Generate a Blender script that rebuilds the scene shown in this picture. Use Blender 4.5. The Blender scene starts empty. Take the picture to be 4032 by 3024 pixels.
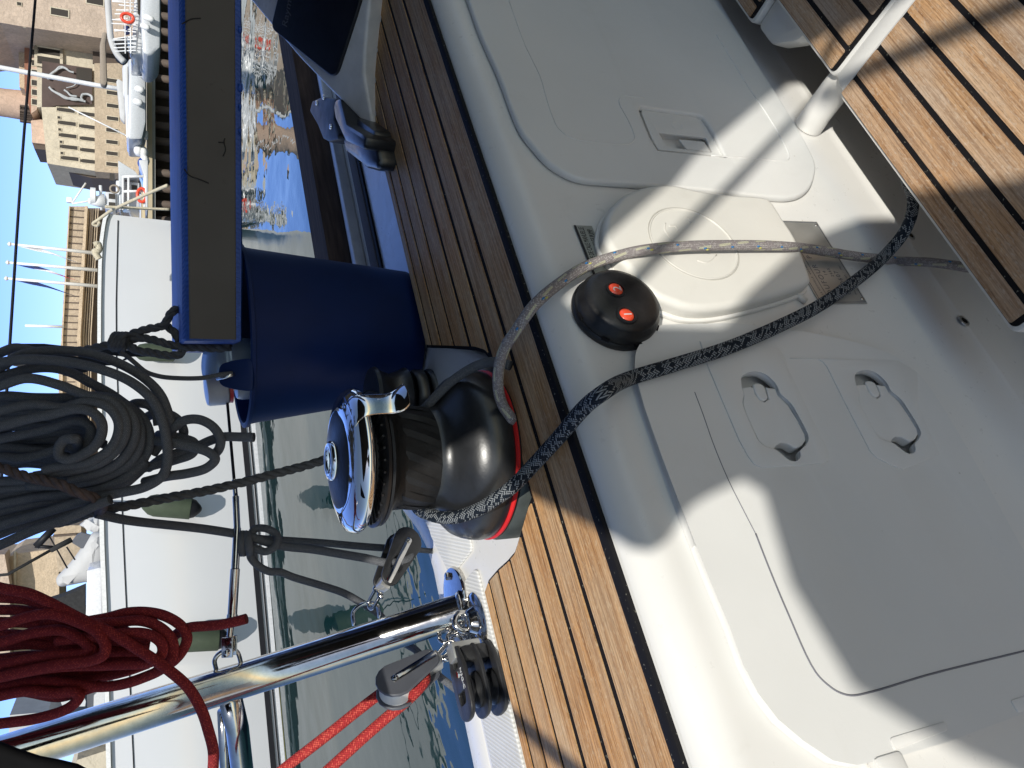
import bpy, bmesh, math, random
from mathutils import Vector, Matrix, noise as mnoise
random.seed(7)
SC = bpy.context.scene
COL = SC.collection
R_ = math.radians

# ---------------------------------------------------------------- camera
FPX = 3029.0                                  # focal length in pixels of a 4032 wide frame
PITCH, AZ = R_(25.8), R_(55.6)
CAM = Vector((0, 0, .38))
FH = Vector((math.cos(AZ), math.sin(AZ), 0))
RT = Vector((math.sin(AZ), -math.cos(AZ), 0))
UPZ = Vector((0, 0, 1))
FW = FH*math.cos(PITCH) - UPZ*math.sin(PITCH)
DN = -FH*math.sin(PITCH) - UPZ*math.cos(PITCH)
cd = bpy.data.cameras.new('camera'); cam = bpy.data.objects.new('camera', cd); COL.objects.link(cam)
cd.sensor_width = 36.0; cd.lens = FPX/4032*36.0; cd.clip_start = .02; cd.clip_end = 5000
m = Matrix.Identity(4)
for i, v in enumerate((DN, RT, -FW)):         # the phone was held on its side: image right is down
    for r in range(3): m[r][i] = v[r]
m.translation = CAM
cam.matrix_world = m
SC.camera = cam

# ---------------------------------------------------------------- sky, sun, exposure
EL = R_(43)
SUNDIR = Vector((-.48, -.877, 0)).normalized()*math.cos(EL) + UPZ*math.sin(EL)
w = bpy.data.worlds.new('World'); SC.world = w; w.use_nodes = True
nt = w.node_tree; nt.nodes.clear()
o_ = nt.nodes.new('ShaderNodeOutputWorld'); b_ = nt.nodes.new('ShaderNodeBackground'); s_ = nt.nodes.new('ShaderNodeTexSky')
s_.sky_type = 'NISHITA'; s_.sun_disc = False; s_.sun_elevation = EL
s_.sun_rotation = math.atan2(SUNDIR.x, SUNDIR.y)
s_.dust_density = .25; s_.air_density = 1.1; s_.ozone_density = 1.6
b_.inputs[1].default_value = .13
tn = nt.nodes.new('ShaderNodeMix'); tn.data_type = 'RGBA'; tn.blend_type = 'MULTIPLY'; tn.inputs[0].default_value = 1; tn.inputs[7].default_value = (1, 1, 1, 1)
# deep blue opposite the sun, paler and warmer towards it
tc = nt.nodes.new('ShaderNodeTexCoord'); dt = nt.nodes.new('ShaderNodeVectorMath'); dt.operation = 'DOT_PRODUCT'; dt.inputs[1].default_value = SUNDIR
mr = nt.nodes.new('ShaderNodeMapRange'); mr.inputs[1].default_value = -.55; mr.inputs[2].default_value = .35
t2 = nt.nodes.new('ShaderNodeMix'); t2.data_type = 'RGBA'; t2.inputs[6].default_value = (.70, .91, 1.74, 1); t2.inputs[7].default_value = (1.06, .97, .89, 1)
nt.links.new(tc.outputs['Generated'], dt.inputs[0]); nt.links.new(dt.outputs['Value'], mr.inputs[0]); nt.links.new(mr.outputs[0], t2.inputs[0]); nt.links.new(t2.outputs[2], tn.inputs[7])
nt.links.new(s_.outputs[0], tn.inputs[6]); nt.links.new(tn.outputs[2], b_.inputs[0]); nt.links.new(b_.outputs[0], o_.inputs[0])
sl = bpy.data.lights.new('sun', 'SUN'); sl.energy = 4.4; sl.angle = R_(.53); sl.color = (1, .965, .885)
so = bpy.data.objects.new('sun', sl); COL.objects.link(so)
so.rotation_euler = SUNDIR.to_track_quat('Z', 'Y').to_euler()
SC.view_settings.view_transform = 'Standard'; SC.view_settings.look = 'None'
SC.view_settings.exposure = 0.0; SC.view_settings.gamma = 1.0
SC.cycles.max_bounces = 8

# ---------------------------------------------------------------- reading places off the real planes
def ray(ix, iy): return FW*FPX + RT*(1512-iy) + DN*(ix-2016)
def PZ(ix, iy, z=0.0):                        # point on a level plane
    r = ray(ix, iy); return CAM + r*((z-CAM.z)/r.z)
def PD(ix, iy, d):                            # point at distance d in front of the camera
    return CAM + ray(ix, iy)*(d/FPX)
def PB(ix, iy, D):                            # point on an upright plane D metres away
    r = ray(ix, iy); return CAM + r*(D/r.dot(FH))
WO = Vector((0, .535, -.03)); WX = Vector((1, 0, 0)); WS = Vector((0, .09, 1)).normalized(); WN = WX.cross(WS)
WALLM = Matrix(((WX.x, WS.x, WN.x, WO.x), (WX.y, WS.y, WN.y, WO.y), (WX.z, WS.z, WN.z, WO.z), (0, 0, 0, 1)))
def PW(ix, iy, h=0.0):                        # (x, s) on the cockpit side, h proud of it
    r = ray(ix, iy); t = ((WO+WN*h-CAM).dot(WN))/r.dot(WN); p = CAM + r*t - WO
    return (p.dot(WX), p.dot(WS))
def PWv(ix, iy, h=0.0):
    a = PW(ix, iy, h); return WO + WX*a[0] + WS*a[1] + WN*h

# ---------------------------------------------------------------- materials
MATS = {}
class NT:
    def __init__(s, name):
        s.m = bpy.data.materials.new(name); s.m.use_nodes = True; s.t = s.m.node_tree; s.t.nodes.clear()
        s.out = s.n('ShaderNodeOutputMaterial'); s.b = s.n('ShaderNodeBsdfPrincipled')
        s.l(s.b.outputs[0], s.out.inputs[0])
    def n(s, k, **kw):
        x = s.t.nodes.new(k)
        for a, v in kw.items(): setattr(x, a, v)
        return x
    def l(s, a, b): s.t.links.new(a, b)
    def setv(s, k, v):
        i = s.b.inputs[k]
        if isinstance(v, (tuple, list)) and len(v) == 3: v = (*v, 1)
        i.default_value = v
    def coord(s, kind='Object', scale=(1, 1, 1), rot=(0, 0, 0)):
        c = s.n('ShaderNodeTexCoord'); mp = s.n('ShaderNodeMapping')
        mp.inputs['Scale'].default_value = scale; mp.inputs['Rotation'].default_value = rot
        s.l(c.outputs[kind], mp.inputs[0]); return mp.outputs[0]
    def noise(s, vec, sc, det=4, rough=.55, dist=0.0):
        x = s.n('ShaderNodeTexNoise'); x.inputs['Scale'].default_value = sc; x.inputs['Detail'].default_value = det
        x.inputs['Roughness'].default_value = rough; x.inputs['Distortion'].default_value = dist
        s.l(vec, x.inputs['Vector']); return x.outputs[0]
    def ramp(s, fac, stops, interp='LINEAR'):
        x = s.n('ShaderNodeValToRGB'); x.color_ramp.interpolation = interp; e = x.color_ramp.elements
        while len(e) < len(stops): e.new(.5)
        for i, (p, c) in enumerate(stops):
            e[i].position = p; e[i].color = (*c, 1) if isinstance(c, tuple) else (c, c, c, 1)
        s.l(fac, x.inputs[0]); return x.outputs[0]
    def mix(s, fac, a, b, mode='MIX'):
        x = s.n('ShaderNodeMix', data_type='RGBA', blend_type=mode)
        for k, v in ((0, fac), (6, a), (7, b)):
            if hasattr(v, 'is_output') or isinstance(v, bpy.types.NodeSocket): s.l(v, x.inputs[k])
            elif k == 0: x.inputs[0].default_value = v
            else: x.inputs[k].default_value = (*v, 1)
        return x.outputs[2]
    def math(s, op, a, b=None, c=None):
        x = s.n('ShaderNodeMath', operation=op)
        for i, v in enumerate((a, b, c)):
            if v is None: continue
            if isinstance(v, bpy.types.NodeSocket): s.l(v, x.inputs[i])
            else: x.inputs[i].default_value = v
        return x.outputs[0]
    def bump(s, h, strength=.3, dist=.002):
        x = s.n('ShaderNodeBump'); x.inputs['Strength'].default_value = strength; x.inputs['Distance'].default_value = dist
        s.l(h, x.inputs['Height']); s.l(x.outputs[0], s.b.inputs['Normal']); return x
def plain(name, col, rough=.5, metal=0, coat=0, var=.12, sc=30, bump=0, spec=.5):
    k = NT(name); v = k.coord(); n1 = k.noise(v, sc)
    c = k.ramp(n1, [(.25, tuple(x*(1-var) for x in col)), (.75, tuple(min(1, x*(1+var)) for x in col))])
    k.l(c, k.b.inputs['Base Color']); k.setv('Metallic', metal); k.setv('Coat Weight', coat); k.setv('Specular IOR Level', spec)
    r = k.ramp(k.noise(v, sc*.6), [(.3, rough*.85), (.7, min(1, rough*1.15))]); k.l(r, k.b.inputs['Roughness'])
    if bump: k.bump(k.noise(v, sc*4), bump, .001)
    MATS[name] = k.m; return k.m

def gelcoat(name, col, rough=.32):
    k = NT(name); v = k.coord()
    big = k.noise(v, 5, 3); fine = k.noise(v, 90, 5, .6)
    base = k.mix(k.ramp(big, [(.35, 0.0), (.7, 1.0)]), tuple(x*.94 for x in col), col)
    vor = k.n('ShaderNodeTexVoronoi'); vor.inputs['Scale'].default_value = 38; k.l(v, vor.inputs['Vector'])
    msk = k.noise(v, 9, 2)
    spot = k.math('MULTIPLY', k.ramp(vor.outputs['Distance'], [(.02, 1.0), (.055, 0.0)]), k.ramp(msk, [(.53, 0.0), (.6, 1.0)]))
    base = k.mix(k.math('MULTIPLY', spot, .5), base, (.30, .25, .18))
    grime = k.ramp(k.noise(v, 14, 6, .7, .6), [(.6, 0.0), (.85, .35)])
    base = k.mix(grime, base, tuple(x*.78 for x in (col[0], col[1]*.98, col[2]*.93)))
    k.l(base, k.b.inputs['Base Color'])
    k.l(k.ramp(fine, [(.3, rough*.8), (.75, rough*1.5)]), k.b.inputs['Roughness'])
    k.setv('Coat Weight', .15); k.setv('Coat Roughness', .2)
    hh = k.math('ADD', k.math('MULTIPLY', k.noise(v, 7, 2), 3.0), k.math('MULTIPLY', fine, .25))
    k.bump(hh, .25, .002)
    MATS[name] = k.m; return k.m
gelcoat('gelcoat', (.74, .725, .69)); gelcoat('gelcoat_cream', (.71, .688, .63), .45); gelcoat('lid_gelcoat', (.70, .695, .67), .38)

def nonskid():
    k = NT('nonskid'); v = k.coord()
    wv = k.n('ShaderNodeTexWave', wave_type='BANDS', bands_direction='X'); wv.inputs['Scale'].default_value = 62
    mp = k.coord('Object', (1, 1, 1), (0, 0, R_(28))); k.l(mp, wv.inputs['Vector'])
    n1 = k.noise(v, 22, 5)
    c = k.mix(wv.outputs['Fac'], (.60, .60, .58), (.74, .735, .71)); c = k.mix(k.ramp(n1, [(.5, 0.0), (.8, .5)]), c, (.5, .48, .43))
    k.l(c, k.b.inputs['Base Color']); k.setv('Roughness', .6); k.bump(wv.outputs['Fac'], .6, .0012); MATS['nonskid'] = k.m
nonskid()

def teak(name, tone=(1, 1, 1)):
    k = NT(name); at = k.n('ShaderNodeAttribute', attribute_name='plank')
    c = k.n('ShaderNodeTexCoord'); add = k.n('ShaderNodeVectorMath', operation='ADD')
    k.l(c.outputs['Object'], add.inputs[0]); k.l(at.outputs['Color'], add.inputs[1])
    def st(sx, sy, sz=1):
        mp = k.n('ShaderNodeMapping'); mp.inputs['Scale'].default_value = (sx, sy, sz); k.l(add.outputs[0], mp.inputs[0]); return mp.outputs[0]
    grain = k.noise(st(5, 150), 2.2, 5, .6, .4)           # long grain lines
    fibre = k.noise(st(40, 420), 2.0, 3, .7)
    blotch = k.noise(st(5, 22), 1.6, 4, .6)
    fleck = k.noise(st(160, 420), 1.0, 2, .5)
    base = k.ramp(grain, [(.30, (.27, .155, .075)), (.47, (.50, .33, .185)), (.62, (.60, .425, .26)), (.8, (.43, .26, .13))])
    grey = k.mix(.62, base, (.56, .49, .41))
    sep = k.n('ShaderNodeSeparateColor'); k.l(at.outputs['Color'], sep.inputs[0])
    base = k.mix(k.ramp(blotch, [(.38, 0.0), (.62, 1.0)]), base, grey)
    tint = k.ramp(sep.outputs[1], [(0.0, (.78, .75, .72)), (.35, (1.0, .94, .86)), (.7, (.90, .78, .66)), (1.0, (1.06, .92, .74))])
    streak = k.ramp(k.noise(st(1.3, 300), 1.6, 4, .65), [(.40, (.60, .52, .46)), (.55, (1.0, 1.0, 1.0)), (.75, (1.08, 1.05, 1.0))]); base = k.mix(.75, base, streak, 'MULTIPLY')
    base = k.mix(1.0, base, tint, 'MULTIPLY')
    base = k.mix(k.ramp(fibre, [(.52, 0.0), (.72, .6)]), base, (.13, .075, .038))
    base = k.mix(k.ramp(fleck, [(.55, 0.0), (.75, .5)]), base, (.60, .50, .38))
    if tone != (1, 1, 1): base = k.mix(1.0, base, tone, 'MULTIPLY')
    k.l(base, k.b.inputs['Base Color']); k.l(k.ramp(grain, [(.3, .75), (.7, .55)]), k.b.inputs['Roughness'])
    k.setv('Specular IOR Level', .35)
    k.bump(k.math('ADD', grain, k.math('MULTIPLY', fibre, .6)), .5, .0012)
    MATS[name] = k.m
teak('teak', (1.0, .99, 1.02)); teak('coaming_teak', (1.12, 1.02, .84))
def caulk():
    k = NT('caulk'); v = k.coord()
    n1 = k.noise(v, 260, 2, .5)
    c = k.mix(k.ramp(n1, [(.68, 0.0), (.74, 1.0)]), (.010, .0095, .011), (.20, .19, .15))
    k.l(c, k.b.inputs['Base Color']); k.setv('Roughness', .7); k.setv('Specular IOR Level', .15); k.bump(k.noise(v, 120), .4, .001); MATS['caulk'] = k.m
caulk()
plain('winch_black', (.016, .017, .019), .34, 0, .12, .2, 60, .12, .6)
plain('winch_satin', (.013, .013, .0135), .5, 0, 0, .25, 90, .3, .35)
plain('black_plastic', (.014, .0145, .016), .38, 0, 0, .25, 70, .2)
plain('scuffed_black', (.020, .020, .021), .48, 0, 0, .5, 45, .3); plain('switch_black', (.009, .009, .010), .42, 0, 0, .6, 55, .3)
plain('chrome', (.80, .79, .77), .06, 1, 0, .04, 20, 0)
def steel():
    k = NT('steel'); v = k.coord('Object', (1, 1, 1)); n1 = k.noise(v, 60, 5, .7)
    k.setv('Metallic', 1); k.l(k.ramp(n1, [(.3, (.50, .485, .465)), (.7, (.66, .645, .62))]), k.b.inputs['Base Color'])
    k.l(k.ramp(k.noise(v, 25, 6, .8), [(.4, .08), (.75, .22)]), k.b.inputs['Roughness'])
    k.bump(k.noise(v, 18, 3), .06, .002); MATS['steel'] = k.m
steel()
plain('red_paint', (.62, .02, .02), .4); plain('orange_button', (.78, .075, .03), .3, 0, .4, .1)
plain('white_plastic', (.72, .72, .70), .4); plain('print_black', (.02, .02, .025), .6); plain('print_white', (.55, .56, .56), .6)
plain('print_grey', (.10, .11, .13), .55)
plain('bucket_blue', (.0006, .0135, .080), .5, 0, 0, .15, 12, .08, .3)
plain('board_blue', (.012, .055, .30), .42, 0, 0, .2, 16, .4); plain('board_grey', (.125, .105, .085), .75, 0, 0, .25, 9, .4)
plain('board_edge', (.006, .016, .04), .5)
plain('plate_metal', (.42, .42, .40), .38, .6); plain('label_grey', (.36, .37, .33), .5, .2)
plain('pod_grey', (.60, .605, .62), .3, 0, .2); plain('cover_black', (.008, .009, .012), .45, 0, 0, .2, 50, .3)
plain('hull_white', (.61, .615, .625), .12, 0, .5, .015, 1.2); plain('stripe_dark', (.012, .012, .015), .55, 0, 0, .1, 10, 0, .3)
plain('antifoul', (.22, .20, .06), .8, 0, 0, .4, 5)
plain('sail_grey', (.50, .50, .50), .8, 0, 0, .1, 3, .3)
plain('dark_canvas', (.018, .018, .019), .9, 0, 0, .2, 40, .2); plain('corner_canvas', (.005, .005, .0055), 1.0, 0, 0, .2, 40, .2, .1); plain('sheer_white', (.82, .82, .81), .3)

def braid(name, base, fleck, amount=.5, N=9, M=.8, herr=True, tracer=None, rough=.8, bstr=.7):
    """woven cover: u runs round the rope, v along it (one unit = one diameter)"""
    k = NT(name); uv = k.n('ShaderNodeUVMap'); sp = k.n('ShaderNodeSeparateXYZ'); k.l(uv.outputs[0], sp.inputs[0])
    u, v = sp.outputs[0], sp.outputs[1]
    a = k.math('ADD', k.math('MULTIPLY', u, float(N)), k.math('MULTIPLY', v, M*N/3.14))
    b = k.math('SUBTRACT', k.math('MULTIPLY', u, float(N)), k.math('MULTIPLY', v, M*N/3.14))
    fa, fb = k.math('FLOOR', a), k.math('FLOOR', b)
    par = k.math('LESS_THAN', k.math('FLOORED_MODULO', k.math('ADD', fa, fb), 4.0 if herr else 2.0), 2.0 if herr else 1.0)
    pa = k.math('PINGPONG', a, .5); pb = k.math('PINGPONG', b, .5)           # 0 at seams .5 mid
    h = k.n('ShaderNodeMix'); h.data_type = 'FLOAT'; k.l(par, h.inputs[0]); k.l(pa, h.inputs[2]); k.l(pb, h.inputs[3])
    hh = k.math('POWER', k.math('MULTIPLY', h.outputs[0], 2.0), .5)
    # coloured yarn: one diagonal yarn family carries the fleck
    cmb = k.n('ShaderNodeCombineXYZ'); k.l(fa, cmb.inputs[0]); k.l(k.math('FLOOR', k.math('MULTIPLY', fb, .5)) if herr else fb, cmb.inputs[1])
    wn = k.n('ShaderNodeTexWhiteNoise', noise_dimensions='2D'); k.l(cmb.outputs[0], wn.inputs['Vector'])
    yarn = k.math('LESS_THAN', wn.outputs['Value'], amount)
    core = k.ramp(k.math('MULTIPLY', h.outputs[0], 2.0), [(.42, 0.0), (.66, 1.0)])
    c = k.mix(k.math('MULTIPLY', yarn, core), base, fleck)
    if tracer:
        strip = k.math('LESS_THAN', k.math('ABSOLUTE', k.math('SUBTRACT', k.math('FLOORED_MODULO', k.math('ADD', u, k.math('MULTIPLY', v, .03)), .33), .12)), .035)
        dash = k.math('LESS_THAN', k.math('FLOORED_MODULO', v, 2.2), 1.3)
        c = k.mix(k.math('MULTIPLY', k.math('MULTIPLY', strip, dash), .85), c, tracer)
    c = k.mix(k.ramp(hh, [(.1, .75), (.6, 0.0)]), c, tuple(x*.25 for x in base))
    dirt = k.noise(k.coord(), 28, 4); c = k.mix(k.ramp(dirt, [(.5, 0.0), (.8, .35)]), c, tuple(x*.55 for x in base))
    k.l(c, k.b.inputs['Base Color']); k.setv('Roughness', rough); k.setv('Specular IOR Level', .25)
    fuzz = k.noise(k.coord(), 900, 2); k.bump(k.math('ADD', hh, k.math('MULTIPLY', fuzz, .35)), bstr, .0014); MATS[name] = k.m
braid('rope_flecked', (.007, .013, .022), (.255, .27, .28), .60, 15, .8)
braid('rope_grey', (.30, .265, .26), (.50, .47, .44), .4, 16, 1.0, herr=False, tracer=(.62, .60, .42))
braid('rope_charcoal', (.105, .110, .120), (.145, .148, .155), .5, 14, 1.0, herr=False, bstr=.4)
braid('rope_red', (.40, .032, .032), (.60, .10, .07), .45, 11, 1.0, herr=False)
braid('rope_red_shaded', (.21, .018, .022), (.33, .04, .035), .45, 11, 1.0, herr=False, bstr=.5)  # red rope again, its colour darkened to stand for shade on the coil
plain('rope_twist', (.08, .08, .08), .9, 0, 0, .35, 120, .5); plain('rope_twist_red', (.085, .060, .055), .9, 0, 0, .4, 120, .5)
plain('rope_cream', (.52, .46, .34), .9, 0, 0, .3, 60, .5)
plain('yarn_blue', (.03, .19, .45), .8); plain('yarn_yellow', (.55, .52, .12), .8)

# ---------------------------------------------------------------- mesh helpers
def link(name, me, mat=None, parent=None, smooth=False, auto=None):
    ob = bpy.data.objects.new(name, me); COL.objects.link(ob)
    if mat: me.materials.clear(); me.materials.append(MATS[mat] if isinstance(mat, str) else mat)
    if parent: ob.parent = parent
    if smooth:
        for p in me.polygons: p.use_smooth = True
        if auto is not None:
            try: me.set_sharp_from_angle(angle=R_(auto))
            except Exception: pass
    return ob
def tag(o, label, cat, group=None):
    o['label'] = label; o['category'] = cat
    if group: o['group'] = group
    return o
def thing(name, label, cat, loc=(0, 0, 0), group=None):
    o = bpy.data.objects.new(name, None); COL.objects.link(o); o.location = loc; o.empty_display_size = .05
    return tag(o, label, cat, group)
def kind(o, k='structure', label=None):
    o['kind'] = k
    if label: o['label'] = label
    return o
class MB:
    def __init__(s, origin=(0, 0, 0)): s.v = []; s.f = []; s.uv = {}; s.o = Vector(origin); s.col = []
    def add(s, vs, fs, uvs=None, col=None):
        n = len(s.v); s.v += [Vector(x)-s.o for x in vs]
        for i, f in enumerate(fs):
            if uvs: s.uv[len(s.f)] = uvs[i]
            s.f.append([n+j for j in f]); s.col.append(col)
        return s
    def box(s, x0, x1, y0, y1, z0, z1, M=None, col=None):
        vs = [Vector(p) for p in ((x0, y0, z0), (x1, y0, z0), (x1, y1, z0), (x0, y1, z0), (x0, y0, z1), (x1, y0, z1), (x1, y1, z1), (x0, y1, z1))]
        if M: vs = [M @ p for p in vs]
        return s.add(vs, [(3, 2, 1, 0), (4, 5, 6, 7), (0, 1, 5, 4), (1, 2, 6, 5), (2, 3, 7, 6), (3, 0, 4, 7)], col=col)
    def prism(s, poly, z0, z1, M=None, col=None):
        n = len(poly); vs = [Vector((x, y, z0)) for x, y in poly] + [Vector((x, y, z1)) for x, y in poly]
        if M: vs = [M @ p for p in vs]
        return s.add(vs, [tuple(range(n-1, -1, -1)), tuple(range(n, 2*n))] + [(i, (i+1) % n, n+(i+1) % n, n+i) for i in range(n)], col=col)
    def lathe(s, prof, seg=48, M=None, cap=True):
        vs = []; fs = []
        for r, z in prof:
            for i in range(seg):
                a = 2*math.pi*i/seg; vs.append(Vector((r*math.cos(a), r*math.sin(a), z)))
        if M: vs = [M @ p for p in vs]
        for k in range(len(prof)-1):
            for i in range(seg):
                j = (i+1) % seg; fs.append((k*seg+i, k*seg+j, (k+1)*seg+j, (k+1)*seg+i))
        if cap:
            fs.append(tuple(range(seg-1, -1, -1))); L = (len(prof)-1)*seg; fs.append(tuple(range(L, L+seg)))
        return s.add(vs, fs)
    def tube(s, pts, r, seg=12, closed=False, vstart=0.0):
        pts = [Vector(p) for p in pts]; n = len(pts)
        rr = r if isinstance(r, (list, tuple)) else [r]*n
        T = []
        for i in range(n):
            a = pts[(i-1) % n] if (closed or i) else pts[0]; b = pts[(i+1) % n] if (closed or i < n-1) else pts[-1]
            t = (b-a); T.append(t.normalized() if t.length > 1e-9 else Vector((1, 0, 0)))
        ref = Vector((0, 0, 1)) if abs(T[0].z) < .9 else Vector((1, 0, 0))
        N = T[0].cross(ref).normalized(); vs = []; L = [vstart]
        for i in range(n):
            if i:
                q = T[i-1].rotation_difference(T[i]); N = (q @ N); N = (N - T[i]*N.dot(T[i])).normalized()
                L.append(L[-1] + (pts[i]-pts[i-1]).length/(2*rr[i]))
            B = T[i].cross(N)
            for j in range(seg):
                a = 2*math.pi*j/seg; vs.append(pts[i] + (N*math.cos(a)+B*math.sin(a))*rr[i])
        fs = []; uvs = []
        for i in range(n if closed else n-1):
            i2 = (i+1) % n; l2 = L[i2] if i2 else L[-1] + (pts[0]-pts[-1]).length/(2*rr[0])
            for j in range(seg):
                j2 = (j+1) % seg
                fs.append((i*seg+j, i*seg+j2, i2*seg+j2, i2*seg+j)); uvs.append([(j/seg, L[i]), ((j+1)/seg, L[i]), ((j+1)/seg, l2), (j/seg, l2)])
        if not closed:
            fs.append(tuple(range(seg-1, -1, -1))); uvs.append([(0, 0)]*seg); fs.append(tuple((n-1)*seg+j for j in range(seg))); uvs.append([(0, 0)]*seg)
        return s.add(vs, fs, uvs)
    def twist(s, pts, r, pitch=None, strands=3, seg=8):
        """three strand laid rope: each strand is its own helix round the path"""
        pts = resample(pts, r*.55); n = len(pts); pitch = pitch or r*6.2
        T = [(pts[min(i+1, n-1)]-pts[max(i-1, 0)]).normalized() for i in range(n)]
        ref = Vector((0, 0, 1)) if abs(T[0].z) < .9 else Vector((1, 0, 0)); N = T[0].cross(ref).normalized()
        P = [[] for _ in range(strands)]; d = 0
        for i in range(n):
            if i: q = T[i-1].rotation_difference(T[i]); N = q @ N; N = (N-T[i]*N.dot(T[i])).normalized(); d += (pts[i]-pts[i-1]).length
            B = T[i].cross(N)
            for k in range(strands):
                a = 2*math.pi*(k/strands + d/pitch); P[k].append(pts[i] + (N*math.cos(a)+B*math.sin(a))*r*.5)
        for p in P: s.tube(p, r*.56, seg)
        return s
    def build(s, name, mat, parent=None, smooth=False, auto=None, bevel=0, bseg=2, wpos=None):
        me = bpy.data.meshes.new(name); me.from_pydata([tuple(v) for v in s.v], [], s.f)
        if s.uv:
            ul = me.uv_layers.new(name='UVMap')
            for fi, p in enumerate(me.polygons):
                u = s.uv.get(fi)
                if u:
                    for k, li in enumerate(p.loop_indices): ul.data[li].uv = u[k]
        if any(c is not None for c in s.col):
            ca = me.color_attributes.new('plank', 'FLOAT_COLOR', 'CORNER')
            for fi, p in enumerate(me.polygons):
                c = s.col[fi] or (0, .5, 0)
                for li in p.loop_indices: ca.data[li].color = (*c, 1)
        if bevel:
            bm = bmesh.new(); bm.from_mesh(me); bmesh.ops.remove_doubles(bm, verts=bm.verts, dist=1e-6)
            ed = [e for e in bm.edges if len(e.link_faces) == 2 and e.calc_face_angle(0) > R_(35)]
            bmesh.ops.bevel(bm, geom=ed, offset=bevel, segments=bseg, affect='EDGES', clamp_overlap=True, profile=.5)
            bm.to_mesh(me); bm.free(); smooth = True; auto = auto or 40
        me.validate()
        ob = link(name, me, mat, parent, smooth, auto)
        if s.o.length and not parent: ob.location = s.o
        return ob
def resample(pts, step):
    pts = [Vector(p) for p in pts]; out = [pts[0]]; acc = 0.0
    for a, b in zip(pts, pts[1:]):
        L = (b-a).length
        if L < 1e-9: continue
        t = step-acc
        while t <= L: out.append(a+(b-a)*(t/L)); t += step
        acc = (acc+L) % step if t-step <= L else acc+L
        acc = L-(t-step)
    return out
def spline(P, closed=False, k=10):
    P = [Vector(p) for p in P]; n = len(P); out = []
    for i in range(n if closed else n-1):
        if closed: a, b, c, d = P[(i-1) % n], P[i], P[(i+1) % n], P[(i+2) % n]
        else: b, c = P[i], P[i+1]; a = P[i-1] if i else b*2-c; d = P[i+2] if i+2 < n else c*2-b
        ta = max((b-a).length, 1e-6)**.5; tb = max((c-b).length, 1e-6)**.5; tc = max((d-c).length, 1e-6)**.5
        m1 = ((b-a)/ta - (c-a)/(ta+tb) + (c-b)/tb)*tb; m2 = ((c-b)/tb - (d-b)/(tb+tc) + (d-c)/tc)*tb
        for j in range(k):
            t = j/k; t2 = t*t; t3 = t2*t
            out.append(b*(2*t3-3*t2+1)+m1*(t3-2*t2+t)+c*(-2*t3+3*t2)+m2*(t3-t2))
    if not closed: out.append(P[-1])
    return out
def plate(name, outer, holes, thick, bev, M, mat, parent=None, res=2, lift=0.0, origin=None):
    """flat plate with holes and softly rounded edges; outline in the plane of M"""
    cu = bpy.data.curves.new(name, 'CURVE'); cu.dimensions = '2D'; cu.fill_mode = 'BOTH'
    for poly in [outer]+list(holes):
        sp = cu.splines.new('POLY'); sp.points.add(len(poly)-1); sp.use_cyclic_u = True
        for i, p in enumerate(poly): sp.points[i].co = (p[0], p[1], 0, 1)
    cu.extrude = max(thick/2-bev, 0); cu.bevel_depth = bev; cu.bevel_resolution = res; cu.offset = -bev
    tmp = bpy.data.objects.new('tmp', cu); COL.objects.link(tmp)
    me = bpy.data.meshes.new_from_object(tmp.evaluated_get(bpy.context.evaluated_depsgraph_get()))
    bpy.data.objects.remove(tmp); bpy.data.curves.remove(cu)
    me.name = name; o = Vector(origin) if origin else Vector((0, 0, 0))
    xs_, ys_ = [p[0] for p in outer], [p[1] for p in outer]
    for v in me.vertices:                      # keep offset spikes inside the outline
        v.co.x = min(max(v.co.x, min(xs_)), max(xs_)); v.co.y = min(max(v.co.y, min(ys_)), max(ys_))
    me.transform(Matrix.Translation((0, 0, thick/2+lift))); me.transform(M); me.transform(Matrix.Translation(-o))
    bm = bmesh.new(); bm.from_mesh(me); bmesh.ops.remove_doubles(bm, verts=bm.verts, dist=1e-5); bmesh.ops.recalc_face_normals(bm, faces=bm.faces); bm.to_mesh(me); bm.free()
    return link(name, me, mat, parent, True, 35)
def rounded(poly, r, k=5):
    """round the corners of a polygon"""
    out = []; n = len(poly)
    for i in range(n):
        p = Vector(poly[i][:2]); a = Vector(poly[i-1][:2]); b = Vector(poly[(i+1) % n][:2])
        rr = r[i] if isinstance(r, (list, tuple)) else r
        da = (a-p); db = (b-p); q = min(rr, da.length*.49, db.length*.49)
        p0 = p+da.normalized()*q; p1 = p+db.normalized()*q
        for j in range(k+1):
            t = j/k; out.append(tuple(p0*(1-t)**2 + p*2*t*(1-t) + p1*t*t))
    return out
def smooth2(poly, k=4): return [(p.x, p.y) for p in spline([Vector((a, b, 0)) for a, b in poly], True, k)]
FONTS = {}
def text(name, body, size, M, mat, parent=None, align='LEFT', thick=.0003, origin=None, space=1.0):
    cu = bpy.data.curves.new(name, 'FONT'); cu.body = body; cu.size = size; cu.align_x = align; cu.extrude = thick; cu.space_character = space
    tmp = bpy.data.objects.new('tmp', cu); COL.objects.link(tmp)
    me = bpy.data.meshes.new_from_object(tmp.evaluated_get(bpy.context.evaluated_depsgraph_get()))
    bpy.data.objects.remove(tmp); bpy.data.curves.remove(cu); me.name = name
    me.transform(M)
    if origin: me.transform(Matrix.Translation(-Vector(origin)))
    return link(name, me, mat, parent)
def frame(o, ex, ey, ez=None):
    ex = Vector(ex).normalized(); ey = Vector(ey); ey = (ey-ex*ey.dot(ex)).normalized(); ez = ex.cross(ey)
    return Matrix(((ex.x, ey.x, ez.x, o[0]), (ex.y, ey.y, ez.y, o[1]), (ex.z, ey.z, ez.z, o[2]), (0, 0, 0, 1)))
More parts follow.
